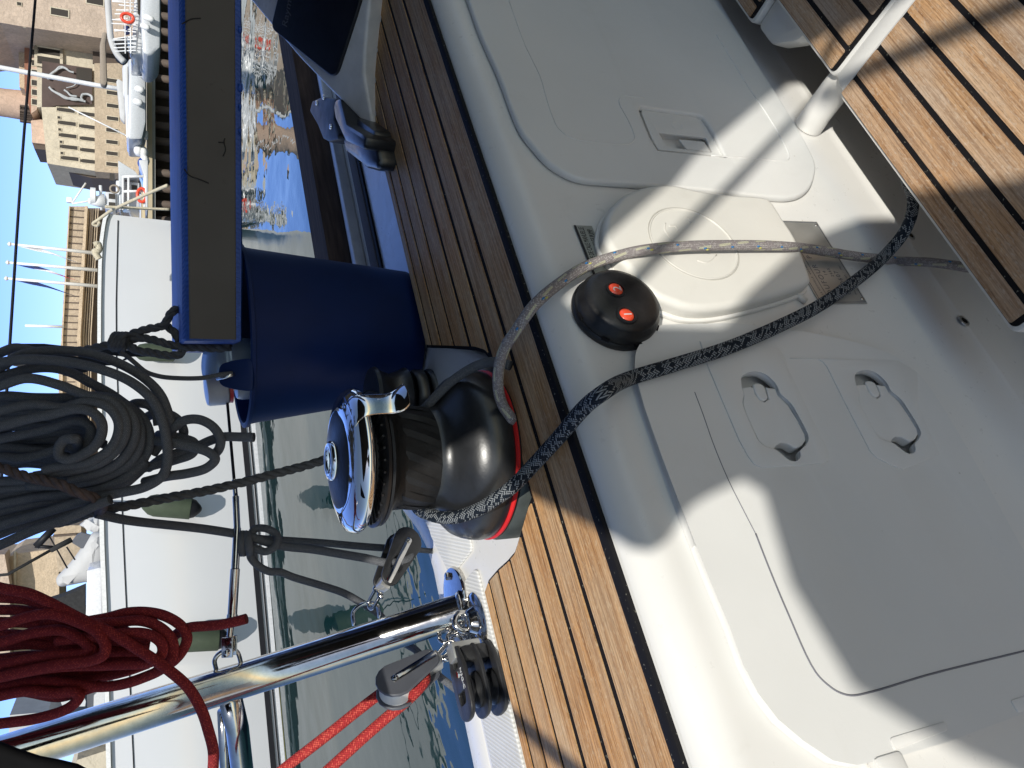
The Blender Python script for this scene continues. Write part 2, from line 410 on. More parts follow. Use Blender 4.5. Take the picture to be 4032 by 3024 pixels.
def along(a, b):                               # matrix whose z runs from a to b
    a = Vector(a); d = (Vector(b)-a).normalized(); return Matrix.Translation(a) @ d.to_track_quat('Z', 'Y').to_matrix().to_4x4()
# ================================================================ our own yacht
def settle(t, loc):
    loc = Vector(loc); t.location = loc
    for c in t.children: c.location = Vector(c.location)-loc
boat = thing('sailing_yacht', 'white sailing yacht we stand in, with teak topped cockpit coaming and locker lids', 'sailing yacht')
def extrude_x(prof, x0, x1, n=1, M=None):
    mb = MB(); vs = []; fs = []; m_ = len(prof)
    for i in range(n+1):
        x = x0+(x1-x0)*i/n
        for y, z in prof: vs.append(Vector((x, y, z)))
    for i in range(n):
        for j in range(m_-1):
            a = i*m_+j; fs.append((a, a+1, a+m_+1, a+m_))
    mb.add(vs, fs); return mb
# cockpit side: rolled top edge, leaning wall, ledge, drop to the sole
prof = [(.567, -.004)]
for i in range(9):
    a = R_(90*i/8); prof.append((.565-.031*math.sin(a)*1.0, -.004-.040*(1-math.cos(a))))
prof += [(.5336, -.05), (.5246, -.15), (.5165, -.24), (.5075, -.34), (.5012, -.41), (.4975, -.45), (.494, -.49)]
for i in range(1, 8):
    t = i/7; prof.append((.494-.0075*t*t-.002*t, -.49-.088*t))
prof += [(.4835, -.5795), (.4825, -.583), (.483, -.62), (.481, -.68), (.472, -.735), (.45, -.77), (.40, -.785), (-1.2, -.79)]
prof = prof[:-1]
PK = []
def bbox_open(fn, pts, pad=.002):
    q = [PW(*fn(*p), .004) for p in pts]; xs_ = [a[0] for a in q]; ss = [a[1] for a in q]
    PK.append((min(xs_)-pad, max(xs_)+pad, WO.z+WS.z*(min(ss)-pad), WO.z+WS.z*(max(ss)+pad)))
bbox_open(lambda x, y: (1700+x*.5425, y*.5425), [(1640, 955), (1990, 995), (2045, 1112), (1700, 1072)])
_HN = [(697, 262), (770, 228), (865, 275), (1050, 560), (1055, 590), (995, 702), (960, 703), (720, 450), (697, 310)]
_H2 = [(1312, 262), (1380, 220), (1480, 290), (1650, 540), (1655, 570), (1595, 658), (1500, 602), (1340, 400)]
bbox_open(lambda x, y: (2400+x*.7378, 1300+y*.7378), _HN, .004); bbox_open(lambda x, y: (2400+x*.7378, 1300+y*.7378), _H2, .004)
xs0 = sorted({-1.6, 3.4} | {a for p in PK for a in p[:2]}); zrow = sorted({z for p in PK for z in p[2:]}, reverse=True)
P2 = list(prof)
for z in zrow:
    i = next(i for i in range(10, len(P2)-1) if P2[i][1] >= z >= P2[i+1][1]); P2.insert(i+1, (WO.y+.09*(z-WO.z), z))
mb = MB(); vs = [Vector((x, y, z)) for x in xs0 for y, z in P2]; fs = []; m_ = len(P2)
for i in range(len(xs0)-1):
    for j in range(m_-1):
        xm = (xs0[i]+xs0[i+1])/2; zm = (P2[j][1]+P2[j+1][1])/2
        if any(p[0] < xm < p[1] and p[2] < zm < p[3] for p in PK): continue
        a = i*m_+j; fs.append((a, a+1, a+m_+1, a+m_))
mb.add(vs, fs).build('cockpit_side', 'gelcoat', boat, True, 30)
for (xa, xb, za, zb_) in PK:                   # moulded cups behind the latches
    sa, sb_ = (za-WO.z)/WS.z, (zb_-WO.z)/WS.z; c8 = [WO+WX*x+WS*s_+WN*h for h in (.002, -.009) for x, s_ in ((xa, sa), (xb, sa), (xb, sb_), (xa, sb_))]
    MB().add(c8, [(4, 5, 6, 7), (0, 1, 5, 4), (1, 2, 6, 5), (2, 3, 7, 6), (3, 0, 4, 7)]).build('latch_cup', 'gelcoat', boat)
# teak sole and the plinth that carries the seat
mb = MB()
for i in range(34): mb.box(-1.5, 3.3, .415-i*.05, .460-i*.05, -.80, -.783, col=(i*.7, (i*.37) % 1, 0))
mb.build('cockpit_sole', 'teak', boat); MB().box(-1.5, 3.4, -1.3, .462, -.81, -.788).build('sole_caulking', 'caulk', boat)
MB().box(.40, 3.2, -.35, .30, -.784, -.536).build('seat_plinth', 'gelcoat', boat, bevel=.01)
# far side of the cockpit well so light does not leak
MB().box(-1.6, -1.5, -1.2, .52, -.79, -.02).build('cockpit_end', 'gelcoat', boat, bevel=.01)

# side deck and topsides, the quarter narrowing to the left
def edge_y(x):
    if x < .40: return 1.108 - .03*max(0, -x)**1.2
    if x > .72: return 1.31 + .02*(x-.72)
    t = (x-.40)/.32; return 1.108+(1.31-1.108)*(3*t*t-2*t*t*t)
mb = MB(); xs = [-1.6, -1.2, -.8, -.4, -.1, .1, .25, .33, .40, .44, .48, .52, .56, .60, .64, .68, .72, .8, 1.0, 1.4, 2, 2.6, 3.4]
vs = []; fs = []
for x in xs:
    e = edge_y(x)
    for y, z in ((.560, -.0045), (.660, -.0050), (.672, -.026), (.680, -.030), (.80, -.0302), (e-.075, -.030)): vs.append(Vector((x, y, z)))
m_ = 6
for i in range(len(xs)-1):
    for j in range(m_-1): a = i*m_+j; fs.append((a, a+m_, a+m_+1, a+1))
mb.add(vs, fs).build('side_deck', 'gelcoat', boat, True, 25)
mb = MB(); vs = []; fs = []
for x in xs:
    e = edge_y(x)
    for y, z in ((e-.075, -.030), (e-.072, -.0315), (e-.069, -.030), (e-.012, -.031), (e-.003, -.036), (e, -.046), (e+.004, -.10), (e-.02, -.6), (e-.16, -1.1), (e-.35, -1.4)): vs.append(Vector((x, y, z)))
m_ = 10
for i in range(len(xs)-1):
    for j in range(m_-1): a = i*m_+j; fs.append((a, a+m_, a+m_+1, a+1))
mb.add(vs, fs).build('topsides', 'gelcoat', boat, True, 50)
# moulded anti slip panels on the side deck
for (xa, xb) in ((-1.2, .335), (.36, .62)):
    ya = .925; P_ = [(xa, ya), (xb, ya)] + [(x, edge_y(x)-.085) for x in (xb, (xb+xa)/2+.08, xa)]
    plate('anti_slip_panel', rounded(P_, .012), [], .004, .0015, Matrix.Translation((0, 0, -.0305)), 'nonskid', boat)
# raised white fairing beside the winch recess
MB().prism(rounded([(.515, .70), (.60, .775), (.655, .84), (.655, .895), (.50, .90), (.47, .86), (.475, .76)], .025), -.032, -.0052).build('winch_fairing', 'gelcoat', boat, bevel=.010, bseg=4)

# ---- teak cap on the coaming, planks run fore and aft, with the bite cut out for the winch
YIN, YOUT = .576, .856
nL = [PZ(*a) for a in ((2053, 2000), (2029, 2123), (2025, 2148), (1998, 2197), (1949, 2268), (1918, 2321))]
left_pts = [(p.x, p.y) for p in nL]
def cut_left(y):                               # planks left of the winch end here
    pts = [(.3145, .55), (.3145, .66)] + [(.3105, .690), (.2860, .742), (.2820, .752)] + [(.2815, .775), (.2835, .806), (.283, .84), (.272, .870)]
    for (xa, ya), (xb, yb) in zip(pts, pts[1:]):
        if ya <= y <= yb: return xa+(xb-xa)*(y-ya)/(yb-ya)
    return pts[-1][0]
edges = [YIN, .632, .679, .724, .768, .806, .838, YOUT]
def plank_strip(mb, x0f, x1f, ya, yb, z0, z1, col, n=26):
    """a plank between two outlines given as functions of y, cut fine enough to follow them"""
    m2 = 6; top = []
    for j in range(m2+1):
        y = ya+(yb-ya)*j/m2; top.append((x0f(y), y))
    for j in range(m2, -1, -1):
        y = ya+(yb-ya)*j/m2; top.append((x1f(y), y))
    mb.prism(top, z0, z1, col=col)
mb = MB(); random.seed(3)
def right_cut(y):
    P_ = [(.470, .66), (.484, .669), (.500, .674), (.524, .690), (.545, .712), (.610, .796), (.663, .865)]
    for (xa, ya), (xb, yb) in zip(P_, P_[1:]):
        if y <= yb: return xa+(xb-xa)*max(0, (y-ya))/(yb-ya)
    return .663
for i in range(len(edges)-1):
    ya, yb = edges[i]+((.0048 if i < 4 else .0034) if i else .0), edges[i+1]-((.0048 if i < 3 else .0034) if i < 6 else 0)
    if i < 2:                                  # two inner planks run past the winch, jointed out of frame
        yb2 = yb
        plank_strip(mb, lambda y: -1.6, lambda y: 3.4, ya, yb2, -.006, 0, (random.random(), random.random(), random.random()))
    else:
        plank_strip(mb, lambda y: -1.6, cut_left, ya, yb, -.006, 0, (random.random()*3, random.random(), random.random()))
        plank_strip(mb, right_cut, lambda y: 3.4, ya, yb, -.006, 0, (random.random()*3+5, random.random(), random.random()))
mb.build('teak_planking', 'coaming_teak', boat)
mb = MB()
poly = [(-1.6, YIN-.011), (3.4, YIN-.011), (3.4, YOUT+.003), (.653, YOUT+.003), (.605, .796), (.540, .714), (.520, .693), (.498, .681), (.317, .681), (.3135, .690), (.289, .742), (.285, .752), (.2845, .775), (.2865, .806), (.286, .84), (.275, YOUT+.003), (-1.6, YOUT+.003)]
mb.prism(poly, -.0065, -.0016).build('black_caulking', 'caulk', boat)
mb = MB(); mb.prism(poly, -.036, -.0068).build('coaming_core', 'gelcoat', boat)
MB().box(-1.6, 3.4, YIN-.0125, YIN+.0005, -.016, .0004).build('edge_seal', 'caulk', boat, bevel=.0004)

# ---- toe rail and rail strip on the right
mb = MB()
for a, b in zip([.66, .8, 1.2, 1.8, 2.6], [.8, 1.2, 1.8, 2.6, 3.4]):
    for (o1, o2, z1) in ((-.135, -.012, .022),):
        ya, yb = edge_y(a), edge_y(b)
        mb.add([Vector(p) for p in ((a, ya+o1, -.03), (b, yb+o1, -.03), (b, yb+o2, -.03), (a, ya+o2, -.03), (a, ya+o1+.012, z1), (b, yb+o1+.012, z1), (b, yb+o2-.008, z1), (a, ya+o2-.008, z1))],
               [(4, 5, 6, 7), (0, 1, 5, 4), (2, 3, 7, 6)] + ([(3, 0, 4, 7)] if a == .66 else []), col=(2.2, .1, 0))
def darkwood():
    k = NT('old_teak'); v = k.coord('Object', (4, 60, 60)); n1 = k.noise(v, 2, 5)
    k.l(k.ramp(n1, [(.3, (.045, .030, .024)), (.7, (.10, .068, .052))]), k.b.inputs['Base Color']); k.setv('Roughness', .9); k.setv('Specular IOR Level', .15); k.bump(n1, .4, .002); MATS['old_teak'] = k.m
darkwood()
mb.build('toe_rail', 'old_teak', boat)
mb = MB(); mb.box(.62, 3.4, 1.118, 1.142, -.03, -.008); mb.build('genoa_track', 'pod_grey', boat, bevel=.003)
mb = MB(); mb.box(.60, 3.4, 1.045, 1.085, -.03, -.024); mb.build('deck_joint_strip', 'rope_grey', boat, bevel=.002)
mb = MB(); mb.box(.60, 3.4, 1.032, 1.0445, -.03, -.026); mb.build('gutter_seal', 'caulk', boat)

# ---- locker lids on the cockpit side (traced on the wall itself)
z3 = lambda x, y: (1700+x*.5425, y*.5425)
z4 = lambda x, y: (2100+x*.5424, 700+y*.5424)
z5 = lambda x, y: (2800+x*.557, y*.557)
z6 = lambda x, y: (2900+x*.5424, 700+y*.5424)
z7 = lambda x, y: (2400+x*.7378, 1300+y*.7378)
z8 = lambda x, y: (2400+x*.7378, 2100+y*.7378)
L1 = [z3(*a) for a in ((260, 0), (350, 250), (480, 540), (600, 860), (650, 960), (720, 1050), (850, 1190), (1000, 1280), (1100, 1310), (1250, 1325), (1700, 1360), (2150, 1404))]
L1 += [z5(*a) for a in ((250, 1384), (440, 1402), (540, 1405), (620, 1390), (690, 1340), (730, 1250), (735, 1170), (700, 1080), (600, 900), (480, 700), (350, 500), (200, 250), (110, 100))]
o1 = [PW(*a, .008) for a in L1]
smin = o1[-1][1]; smax = o1[0][1]
o1 = o1 + [(1.25, smin-.006), (1.45, smin+.002), (1.6, smin+.03), (1.66, smin+.08), (1.66, smax-.06), (1.62, smax-.01), (1.56, smax+.002), (1.30, smax)]
def wpoly(fn, pts, h=.008): return [PW(*fn(*a), h) for a in pts]
pk1 = wpoly(z3, [(1508, 792), (1518, 776), (1930, 836), (1965, 855), (1992, 890), (2050, 985), (2132, 1143), (1640, 1092), (1590, 1010), (1512, 828)], .009)
o1 = smooth2(o1, 4)
lid1 = plate('locker_lid', o1, [pk1], .0105, .0042, WALLM, 'lid_gelcoat', boat, 3)
ip = wpoly(z3, [(790, 560), (830, 700), (880, 850), (920, 930), (1000, 995), (1100, 1020), (1400, 1049), (1440, 1040), (1470, 1010), (1465, 960), (1420, 860), (1365, 760), (1362, 725), (1385, 700), (1430, 697), (1800, 745), (2000, 760), (2300, 700), (2290, 560), (1400, 380), (800, 330)], .01)
pl1 = wpoly(z3, [(1525, 792), (1925, 848), (1975, 890), (2050, 1000), (2122, 1136), (1645, 1086), (1600, 1010), (1522, 820)], .004)
hl1 = wpoly(z3, [(1645, 962), (1985, 1000), (2038, 1108), (1708, 1068)], .004)
lt = plate('latch_plate', pl1, [rounded(hl1, .003)], .004, .0008, WALLM, 'lid_gelcoat', lid1, 2, .0005)
mbx = MB(); mbx.prism(rounded(wpoly(z3, [(1790, 1012), (1975, 1030), (2025, 1104), (1850, 1084)], .003), .002), .0003, .0036, WALLM); mbx.build('latch_pull', 'lid_gelcoat', lt, bevel=.0008)
# embossed round mark on the latch plate
c_ = PW(*z3(1780, 915), .004); mbx = MB(); Mr = WALLM @ Matrix.Translation((c_[0], c_[1], .0043))
mbx.tube([Mr @ Vector((.008*math.cos(a), .008*math.sin(a), 0)) for a in [i*math.pi/10 for i in range(20)]], .0007, 6, True); mbx.build('moulded_ring', 'lid_gelcoat', lt, True)
def crease(name, pts, par, r=.0006, closed=False, mat='lid_gelcoat', h=.0106):
    mbc = MB(); mbc.tube(spline([WO+WX*a[0]+WS*a[1]+WN*h for a in pts], closed, 6), r, 6, closed); return mbc.build(name, mat, par, True)
crease('moulded_bead', wpoly(z3, [(560, 0), (680, 330), (790, 560), (830, 700), (880, 850), (920, 930), (1000, 995), (1100, 1020), (1400, 1049), (1440, 1040), (1472, 1010), (1465, 960), (1420, 860), (1368, 765), (1362, 725), (1385, 700), (1430, 697), (1540, 712)], .0106), lid1, .0009)
crease('moulded_bead', wpoly(z5, [(40, 250), (150, 430), (280, 640), (350, 740), (470, 930), (545, 1080), (550, 1120), (520, 1135), (300, 1120), (0, 1100)], .0106), lid1, .0011)

L2 = [z4(*a) for a in ((752, 1400), (760, 1290), (800, 1215), (830, 1170), (880, 1128), (930, 1105), (1000, 1085), (1070, 1077), (1300, 1080))]
L2 += [(2980, 1300), (3200, 1330), (3420, 1380), (3520, 1420), (3610, 1490), (3700, 1620), (3800, 1790), (3920, 2010), (4100, 2340), (4330, 2760)]
o2 = [PW(*a, .007) for a in L2]
o2 = [(p.x, p.y) for p in spline([Vector((a, b, 0)) for a, b in o2], False, 4)]
o2 += [PW(*a, .007) for a in [(4500, 2640), (4032, 2786)]] + [PW(*z8(*a), .007) for a in ((1780, 1090), (1500, 1172), (1300, 1212), (1180, 1190), (1030, 1090), (900, 980), (800, 850), (720, 700), (650, 500), (560, 290), (460, 60))] + [PW(*z7(*a), .007) for a in ((450, 1150), (380, 940), (285, 670), (200, 430), (152, 260))]
HN = [(697, 262), (720, 238), (770, 228), (820, 240), (865, 275), (890, 310), (905, 345), (960, 395), (1010, 480), (1050, 560), (1055, 590), (1035, 625), (1010, 650), (1012, 680), (995, 702), (960, 703), (925, 680), (880, 645), (830, 630), (790, 600), (760, 540), (720, 450), (703, 395), (710, 350), (699, 310)]
BD = [(705, 309), (750, 303), (766, 306), (778, 345), (800, 374), (828, 384), (850, 368), (842, 330), (834, 304), (850, 308), (886, 313), (898, 348), (953, 402), (1003, 482), (1043, 560), (1047, 588), (1028, 616), (1000, 630), (985, 628), (970, 618), (945, 604), (910, 602), (888, 618), (878, 638), (832, 624), (795, 593), (766, 533), (727, 446), (711, 395), (717, 350)]
KN = [(765, 292), (795, 282), (825, 298), (838, 335), (845, 362), (823, 376), (802, 368), (782, 342)]
hA = wpoly(z7, HN, .009); bA = wpoly(z7, BD, .008); kA = wpoly(z7, KN, .009)
ctr2 = PW(*z7(1478, 440), .009); ctr1 = (sum(p[0] for p in hA)/len(hA), sum(p[1] for p in hA)/len(hA))
p2c = wpoly(z7, [(1312, 262), (1330, 235), (1380, 220), (1430, 240), (1480, 290), (1500, 340), (1570, 400), (1610, 470), (1650, 540), (1655, 570), (1640, 600), (1615, 620), (1618, 640), (1595, 658), (1560, 645), (1500, 602), (1450, 580), (1420, 550), (1380, 470), (1340, 400), (1328, 370), (1335, 340), (1312, 300)], .009)
ctr2 = (sum(p[0] for p in p2c)/len(p2c), sum(p[1] for p in p2c)/len(p2c))
dx, ds = ctr2[0]-ctr1[0], ctr2[1]-ctr1[1]
sh = lambda P_: [(a+dx, b+ds) for a, b in P_]
lid2 = plate('locker_lid', o2, [smooth2(hA, 3), smooth2(sh(hA), 3)], .0105, .0038, WALLM, 'lid_gelcoat', boat, 3)
for f in (lambda p: p, sh):
    hb = plate('lift_handle', f(bA), [], .012, .0014, WALLM, 'lid_gelcoat', lid2, 2, -.0035)
    plate('latch_knob', smooth2(f(kA), 3), [], .0085, .0022, WALLM, 'lid_gelcoat', hb, 3, .001)
# shallow seams and raised pads of the second lid
def seam(pts, fn, par, w=.0011, h=.0107):
    return crease('panel_seam', wpoly(fn, pts, h), par, w, mat='seam_grey', h=h-.0004)
plain('seam_grey', (.16, .16, .18), .7)
crease('panel_seam', wpoly(z7, [(455, 330), (500, 450), (560, 620), (640, 810), (705, 940), (778, 1082)], .0107), lid2, .00055, mat='seam_grey', h=.0104)
seam([(780, 0), (850, 180), (950, 420), (1100, 740), (1180, 820), (1230, 850), (1290, 865), (1400, 845), (1700, 755), (2212, 628), (2600, 530)], z8, lid2, .0010)
pad = wpoly(z7, [(480, 60), (525, 200), (600, 380), (690, 590), (740, 680), (770, 718), (810, 736), (1000, 725), (1140, 712), (1165, 700), (1165, 660), (1155, 630), (1060, 440), (1000, 310), (945, 200), (938, 155), (900, 100), (700, 40)], .0105)
pad2 = wpoly(z7, [(960, 152), (1110, 155), (1140, 172), (1160, 200), (1270, 420), (1390, 650), (1420, 680), (1500, 720), (1560, 745), (1700, 690), (1760, 665), (1700, 540), (1640, 400), (1640, 230), (1540, 165)], .0105)
plate('latch_pad', pad, [smooth2(hA, 3)], .0016, .0004, WALLM @ Matrix.Translation((0, 0, .0102)), 'lid_gelcoat', lid2, 2)
plate('latch_pad', pad2, [smooth2(sh(hA), 3)], .0014, .0004, WALLM @ Matrix.Translation((0, 0, .0102)), 'lid_gelcoat', lid2, 2)
# hinge recesses at the bottom edge of the second lid
for pts in ([(1495, 1092), (1790, 1003), (1808, 1050), (1520, 1160)], [(2140, 892), (2420, 800), (2440, 850), (2180, 960)]):
    q = wpoly(z8, pts, .011); mbh = MB(); mbh.prism(rounded(q, .003), .0098, .0116, WALLM); mbh.build('hinge_leaf', 'gelcoat', lid2, bevel=.0006)

# ---- teak seat panels beyond the drop
ZS = -.50
seat = bpy.data.objects.new('seat_grating', None); COL.objects.link(seat); seat.parent = boat
def seat_panel(x0, x1, y1, y0, lines, zt, border_l, border_r, rs):
    random.seed(rs); b = .0072
    rim = MB(); rim.prism(rounded([(x0-.006, y0), (x1+.006, y0), (x1+.006, y1+.005), (x0-.006, y1+.005)], .014), zt-.034, zt-.003); rim.build('seat_rim', 'gelcoat', seat, bevel=.0035)
    MB().prism(rounded([(x0, y0), (x1, y0), (x1, y1), (x0, y1)], .009), zt-.006, zt-.0012).build('seat_caulking', 'caulk', seat)
    mb = MB(); e = [y1-.001]+lines+[y0]
    for i in range(len(e)-1):
        a, c = e[i+1]+.0037, e[i]-(.0037 if i else 0)
        q = rounded([(x0+(b if border_l else .0005), a), (x1-(b if border_r else .0005), a), (x1-(b if border_r else .0005), c), (x0+(b if border_l else .0005), c)], .003)
        mb.prism(q, zt-.005, zt, col=(random.random()*4+i, random.random(), random.random()))
    mb.build('seat_planks', 'teak', seat)
seat_panel(.351, .768, .404, -.40, [.376, .330, .283, .236, .189, .142, .095, .048, .001, -.046, -.093, -.14], ZS, True, False, 5)
seat_panel(.803, 1.9, .396, -.40, [.362, .316, .270, .224, .178, .132, .086, .04], ZS, True, False, 9)
MB().prism(rounded([(.7695, -.4), (.800, -.4), (.800, .398), (.7695, .404)], .010), ZS-.034, ZS-.004).build('seat_divider', 'gelcoat', seat, bevel=.004)
seat_panel(1.012, 1.9, .448, .4015, [.425], ZS, True, False, 11)
MB().prism(rounded([(.905, .38), (1.006, .38), (1.006, .452), (.955, .452), (.91, .415)], .012), ZS-.05, ZS-.012).build('moulded_corner', 'gelcoat', seat, bevel=.008)
mb = MB(); mb.tube([(.812, .385, ZS-.036), (.812, .42, ZS-.036), (.812, .46, ZS-.037), (.812, .489, ZS-.040)], .0215, 28); mb.build('seat_bracket', 'gelcoat', seat, True, 60)
# worn screw holes in the drop below the ledge
for a in ((3583, 928), (3795, 1264)):
    r = ray(*a); p = CAM + r*((.4825-CAM.y)/r.y)
    Mh = Matrix.Translation(p) @ Matrix.Rotation(R_(90), 4, 'X')
    mb = MB(); mb.lathe([(.0085, 0), (.008, .0012), (.0055, .0018), (.0045, .0005)], 14, Mh); mb.build('drain_rim', 'plate_metal', boat, True, 40)
    mb = MB(); mb.lathe([(.0052, 0), (.0050, .0013)], 12, Mh); mb.build('drain_hole', 'caulk', boat)
# white moulded foot at the lower right
q = PZ(4030, 1610, -.66); MB().prism(rounded([(q.x-.22, q.y-.2), (q.x+.008, q.y-.2), (q.x+.008, q.y+.006), (q.x-.22, q.y+.006)], .03), -.79, -.645).build('seat_foot', 'gelcoat', boat, bevel=.012)
# little white locker catch at the bottom of the picture
q = PW(3500, 3010, .01)
mb = MB(); mb.box(q[0]-.03, q[0]+.008, q[1]-.016, q[1]+.014, 0, .014, WALLM); mb.build('lower_catch', 'gelcoat', boat, bevel=.005)
# ================================================================ fittings on the cockpit side
# manual bilge pump cover
OC = [(1000, 75), (850, 80), (720, 110), (640, 150), (580, 210), (530, 270), (503, 350), (495, 420), (508, 480), (545, 545), (600, 610), (660, 670), (720, 740), (800, 830), (880, 890), (1000, 940), (1100, 972), (1200, 982), (1300, 978), (1450, 955), (1700, 890), (1850, 845), (1975, 795), (1998, 770), (1990, 735), (1890, 470), (1800, 330), (1690, 178), (1550, 152), (1450, 148), (1200, 120)]
pump = thing('bilge_pump_cover', 'cream oval bilge pump cover on the white cockpit side, grey rope lying across it', 'pump cover')
out = [PW(*z4(*a), .016) for a in OC]; cx = sum(p[0] for p in out)/len(out); cy = sum(p[1] for p in out)/len(out)
sc = lambda P_, k: [(cx+(a-cx)*k, cy+(b-cy)*k) for a, b in P_]
body = plate('cover_body', smooth2(out, 3), [], .024, .0085, WALLM, 'gelcoat_cream', pump, 6)
plate('sealing_rim', smooth2(sc(out, 1.035), 3), [], .006, .002, WALLM, 'gelcoat', pump, 3)
cc = PW(*z4(1168, 468), .025)
e1 = PW(*z4(812, 380), .025); rad = math.hypot(e1[0]-cc[0], e1[1]-cc[1])
def wcirc(c, r, h, n=48, a0=0, a1=2*math.pi): return [WO+WX*(c[0]+r*math.cos(a0+(a1-a0)*i/n))+WS*(c[1]+r*math.sin(a0+(a1-a0)*i/n))+WN*h for i in range(n)]
plain('groove', (.50, .48, .43), .7)
mb = MB(); mb.tube(wcirc(cc, rad*.93, .0241), .0008, 6, True); mb.build('round_groove', 'groove', body, True)
mb = MB(); mb.tube(wcirc(cc, rad*.90, .0243), .0009, 6, True); mb.build('round_lip', 'gelcoat_cream', body, True)
# moulded arrow and letters in low relief
mb = MB()
for pts in ([(960, 330), (955, 380), (1000, 440), (1050, 470)], [(985, 350), (1030, 352), (1050, 385)], [(1190, 600), (1260, 615), (1330, 560)], [(1120, 290), (1150, 330)]):
    mb.tube(spline([WO+WX*a[0]+WS*a[1]+WN*.0242 for a in wpoly(z4, pts, .0242)], False, 5), .0007, 6)
mb.build('moulded_mark', 'gelcoat_cream', body, True)
# grip ribs on the upper left rim
mb = MB()
for i in range(6):
    t = i/5; a = PWv(*z4(545-28*math.sin(t*3.1)+10*t, 290+245*t), .006); b = PWv(*z4(585-28*math.sin(t*3.1)+20*t, 275+265*t), .020)
    mb.tube([a, (a+b)/2+WN*.002, b], .0024, 8)
mb.build('grip_ribs', 'gelcoat_cream', pump, True)
q = PWv(*z4(1895, 840), .004); mb = MB(); mb.tube([q, q+Vector((-.012, 0, -.012))], .004, 10); mb.build('cover_tab', 'gelcoat_cream', pump, True)
q = PWv(*z4(640, 640), .006); mb = MB(); mb.box(-.010, .010, -.007, .007, 0, .010, Matrix.Translation(q) @ WALLM.to_3x3().to_4x4()); mb.build('hinge_block', 'groove', pump, bevel=.002)
settle(pump, PWv(2700, 980))

# winch switch
c0 = PW(*z4(603, 962), .008)
ra = PW(*z4(285, 930), .006); rb = PW(*z4(915, 975), .010); rbase = math.hypot(ra[0]-rb[0], ra[1]-rb[1])/2
sw = thing('winch_switch', 'round black two button switch with red buttons marked 1 and 2', 'switch')
Ms = WALLM @ Matrix.Translation((c0[0], c0[1], 0))
rB = rbase*.985
mb = MB(); mb.lathe([(rB*.985, 0), (rB, .002), (rB, .006), (rB*.97, .0085)], 64, Ms); mb.build('base_ring', 'switch_black', sw, True, 35)
prof_ = [(rB*.955, .0080), (rB*.95, .013), (rB*.93, .0175), (rB*.865, .0215), (rB*.855, .0235), (rB*.835, .0262), (rB*.70, .0292), (rB*.45, .0312), (rB*.2, .032), (.0003, .0322)]
mb = MB(); mb.lathe(prof_, 64, Ms); dome = mb.build('dome', 'switch_black', sw, True, 50)
for ang in range(0, 360, 45):                  # notches round the rim
    a = R_(ang+10); p = Ms @ Vector((rB*.985*math.cos(a), rB*.985*math.sin(a), .007)); Mn = Ms @ Matrix.Rotation(a, 4, 'Z') @ Matrix.Translation((rB*.965, 0, .009))
    mb = MB(); mb.box(-.0012, .0012, -.0042, .0042, -.0015, .002, Mn); mb.build('rim_notch', 'caulk', sw)
for (px, py, dig) in ((603, 802, '2'), (682, 988, '1')):
    h = .0335; a = PW(*z4(px, py), h); Mb_ = WALLM @ Matrix.Translation((a[0], a[1], h-.0035))
    mb = MB(); mb.lathe([(.0100, 0), (.0112, .0018), (.0108, .0034), (.0088, .0034), (.0082, .0012)], 32, Mb_); mb.build('button_collar', 'black_plastic', sw, True, 50)
    mb = MB(); mb.lathe([(.0081, .0005), (.0081, .0016), (.0072, .0030), (.0045, .0039), (.0004, .0042)], 32, Mb_); bt = mb.build('button', 'orange_button', sw, True, 60)
    text('button_number', dig, .013, Mb_ @ Matrix.Translation((-.0040, -.0046, .0036)), 'print_white', bt, thick=.0007)
a = PW(*z4(665, 915), .03); text('maker_name', 'HARKEN', .0085, WALLM @ Matrix.Translation((c0[0]-.012, a[1]-.012, .0302)) , 'print_grey', dome, thick=.0006)
settle(sw, Ms @ Vector((0, 0, 0)))

# pump label
lab = thing('pump_label', 'small grey label reading manual bilge pump, beside the black switch', 'label')
tl, tr = PW(2259, 890), PW(2330, 894)
ztop, zbot = tl[1], tr[1]; xr = tl[0]+.0
H_ = ztop-zbot; W_ = .125
Ml = WALLM @ Matrix.Translation((xr-W_, zbot, .0002))
MB().box(0, W_, 0, H_, 0, .0010, Ml).build('label_plate', 'label_grey', lab, bevel=.0002)
MB().box(0, W_, H_-.0022, H_+.0006, .0010, .0013, Ml).build('label_border', 'print_black', lab)
text('label_text', 'POMPE DE CALE MANUELLE', H_*.40, Ml @ Matrix.Translation((W_-.003, H_*.54, .0011)) @ Matrix.Scale(.52, 4, (1, 0, 0)), 'print_black', lab, 'RIGHT', .0001)
text('label_text', 'MANUAL BILGE PUMP', H_*.40, Ml @ Matrix.Translation((W_-.006, H_*.10, .0011)) @ Matrix.Scale(.52, 4, (1, 0, 0)), 'print_black', lab, 'RIGHT', .0001)
settle(lab, PWv(2290, 960))

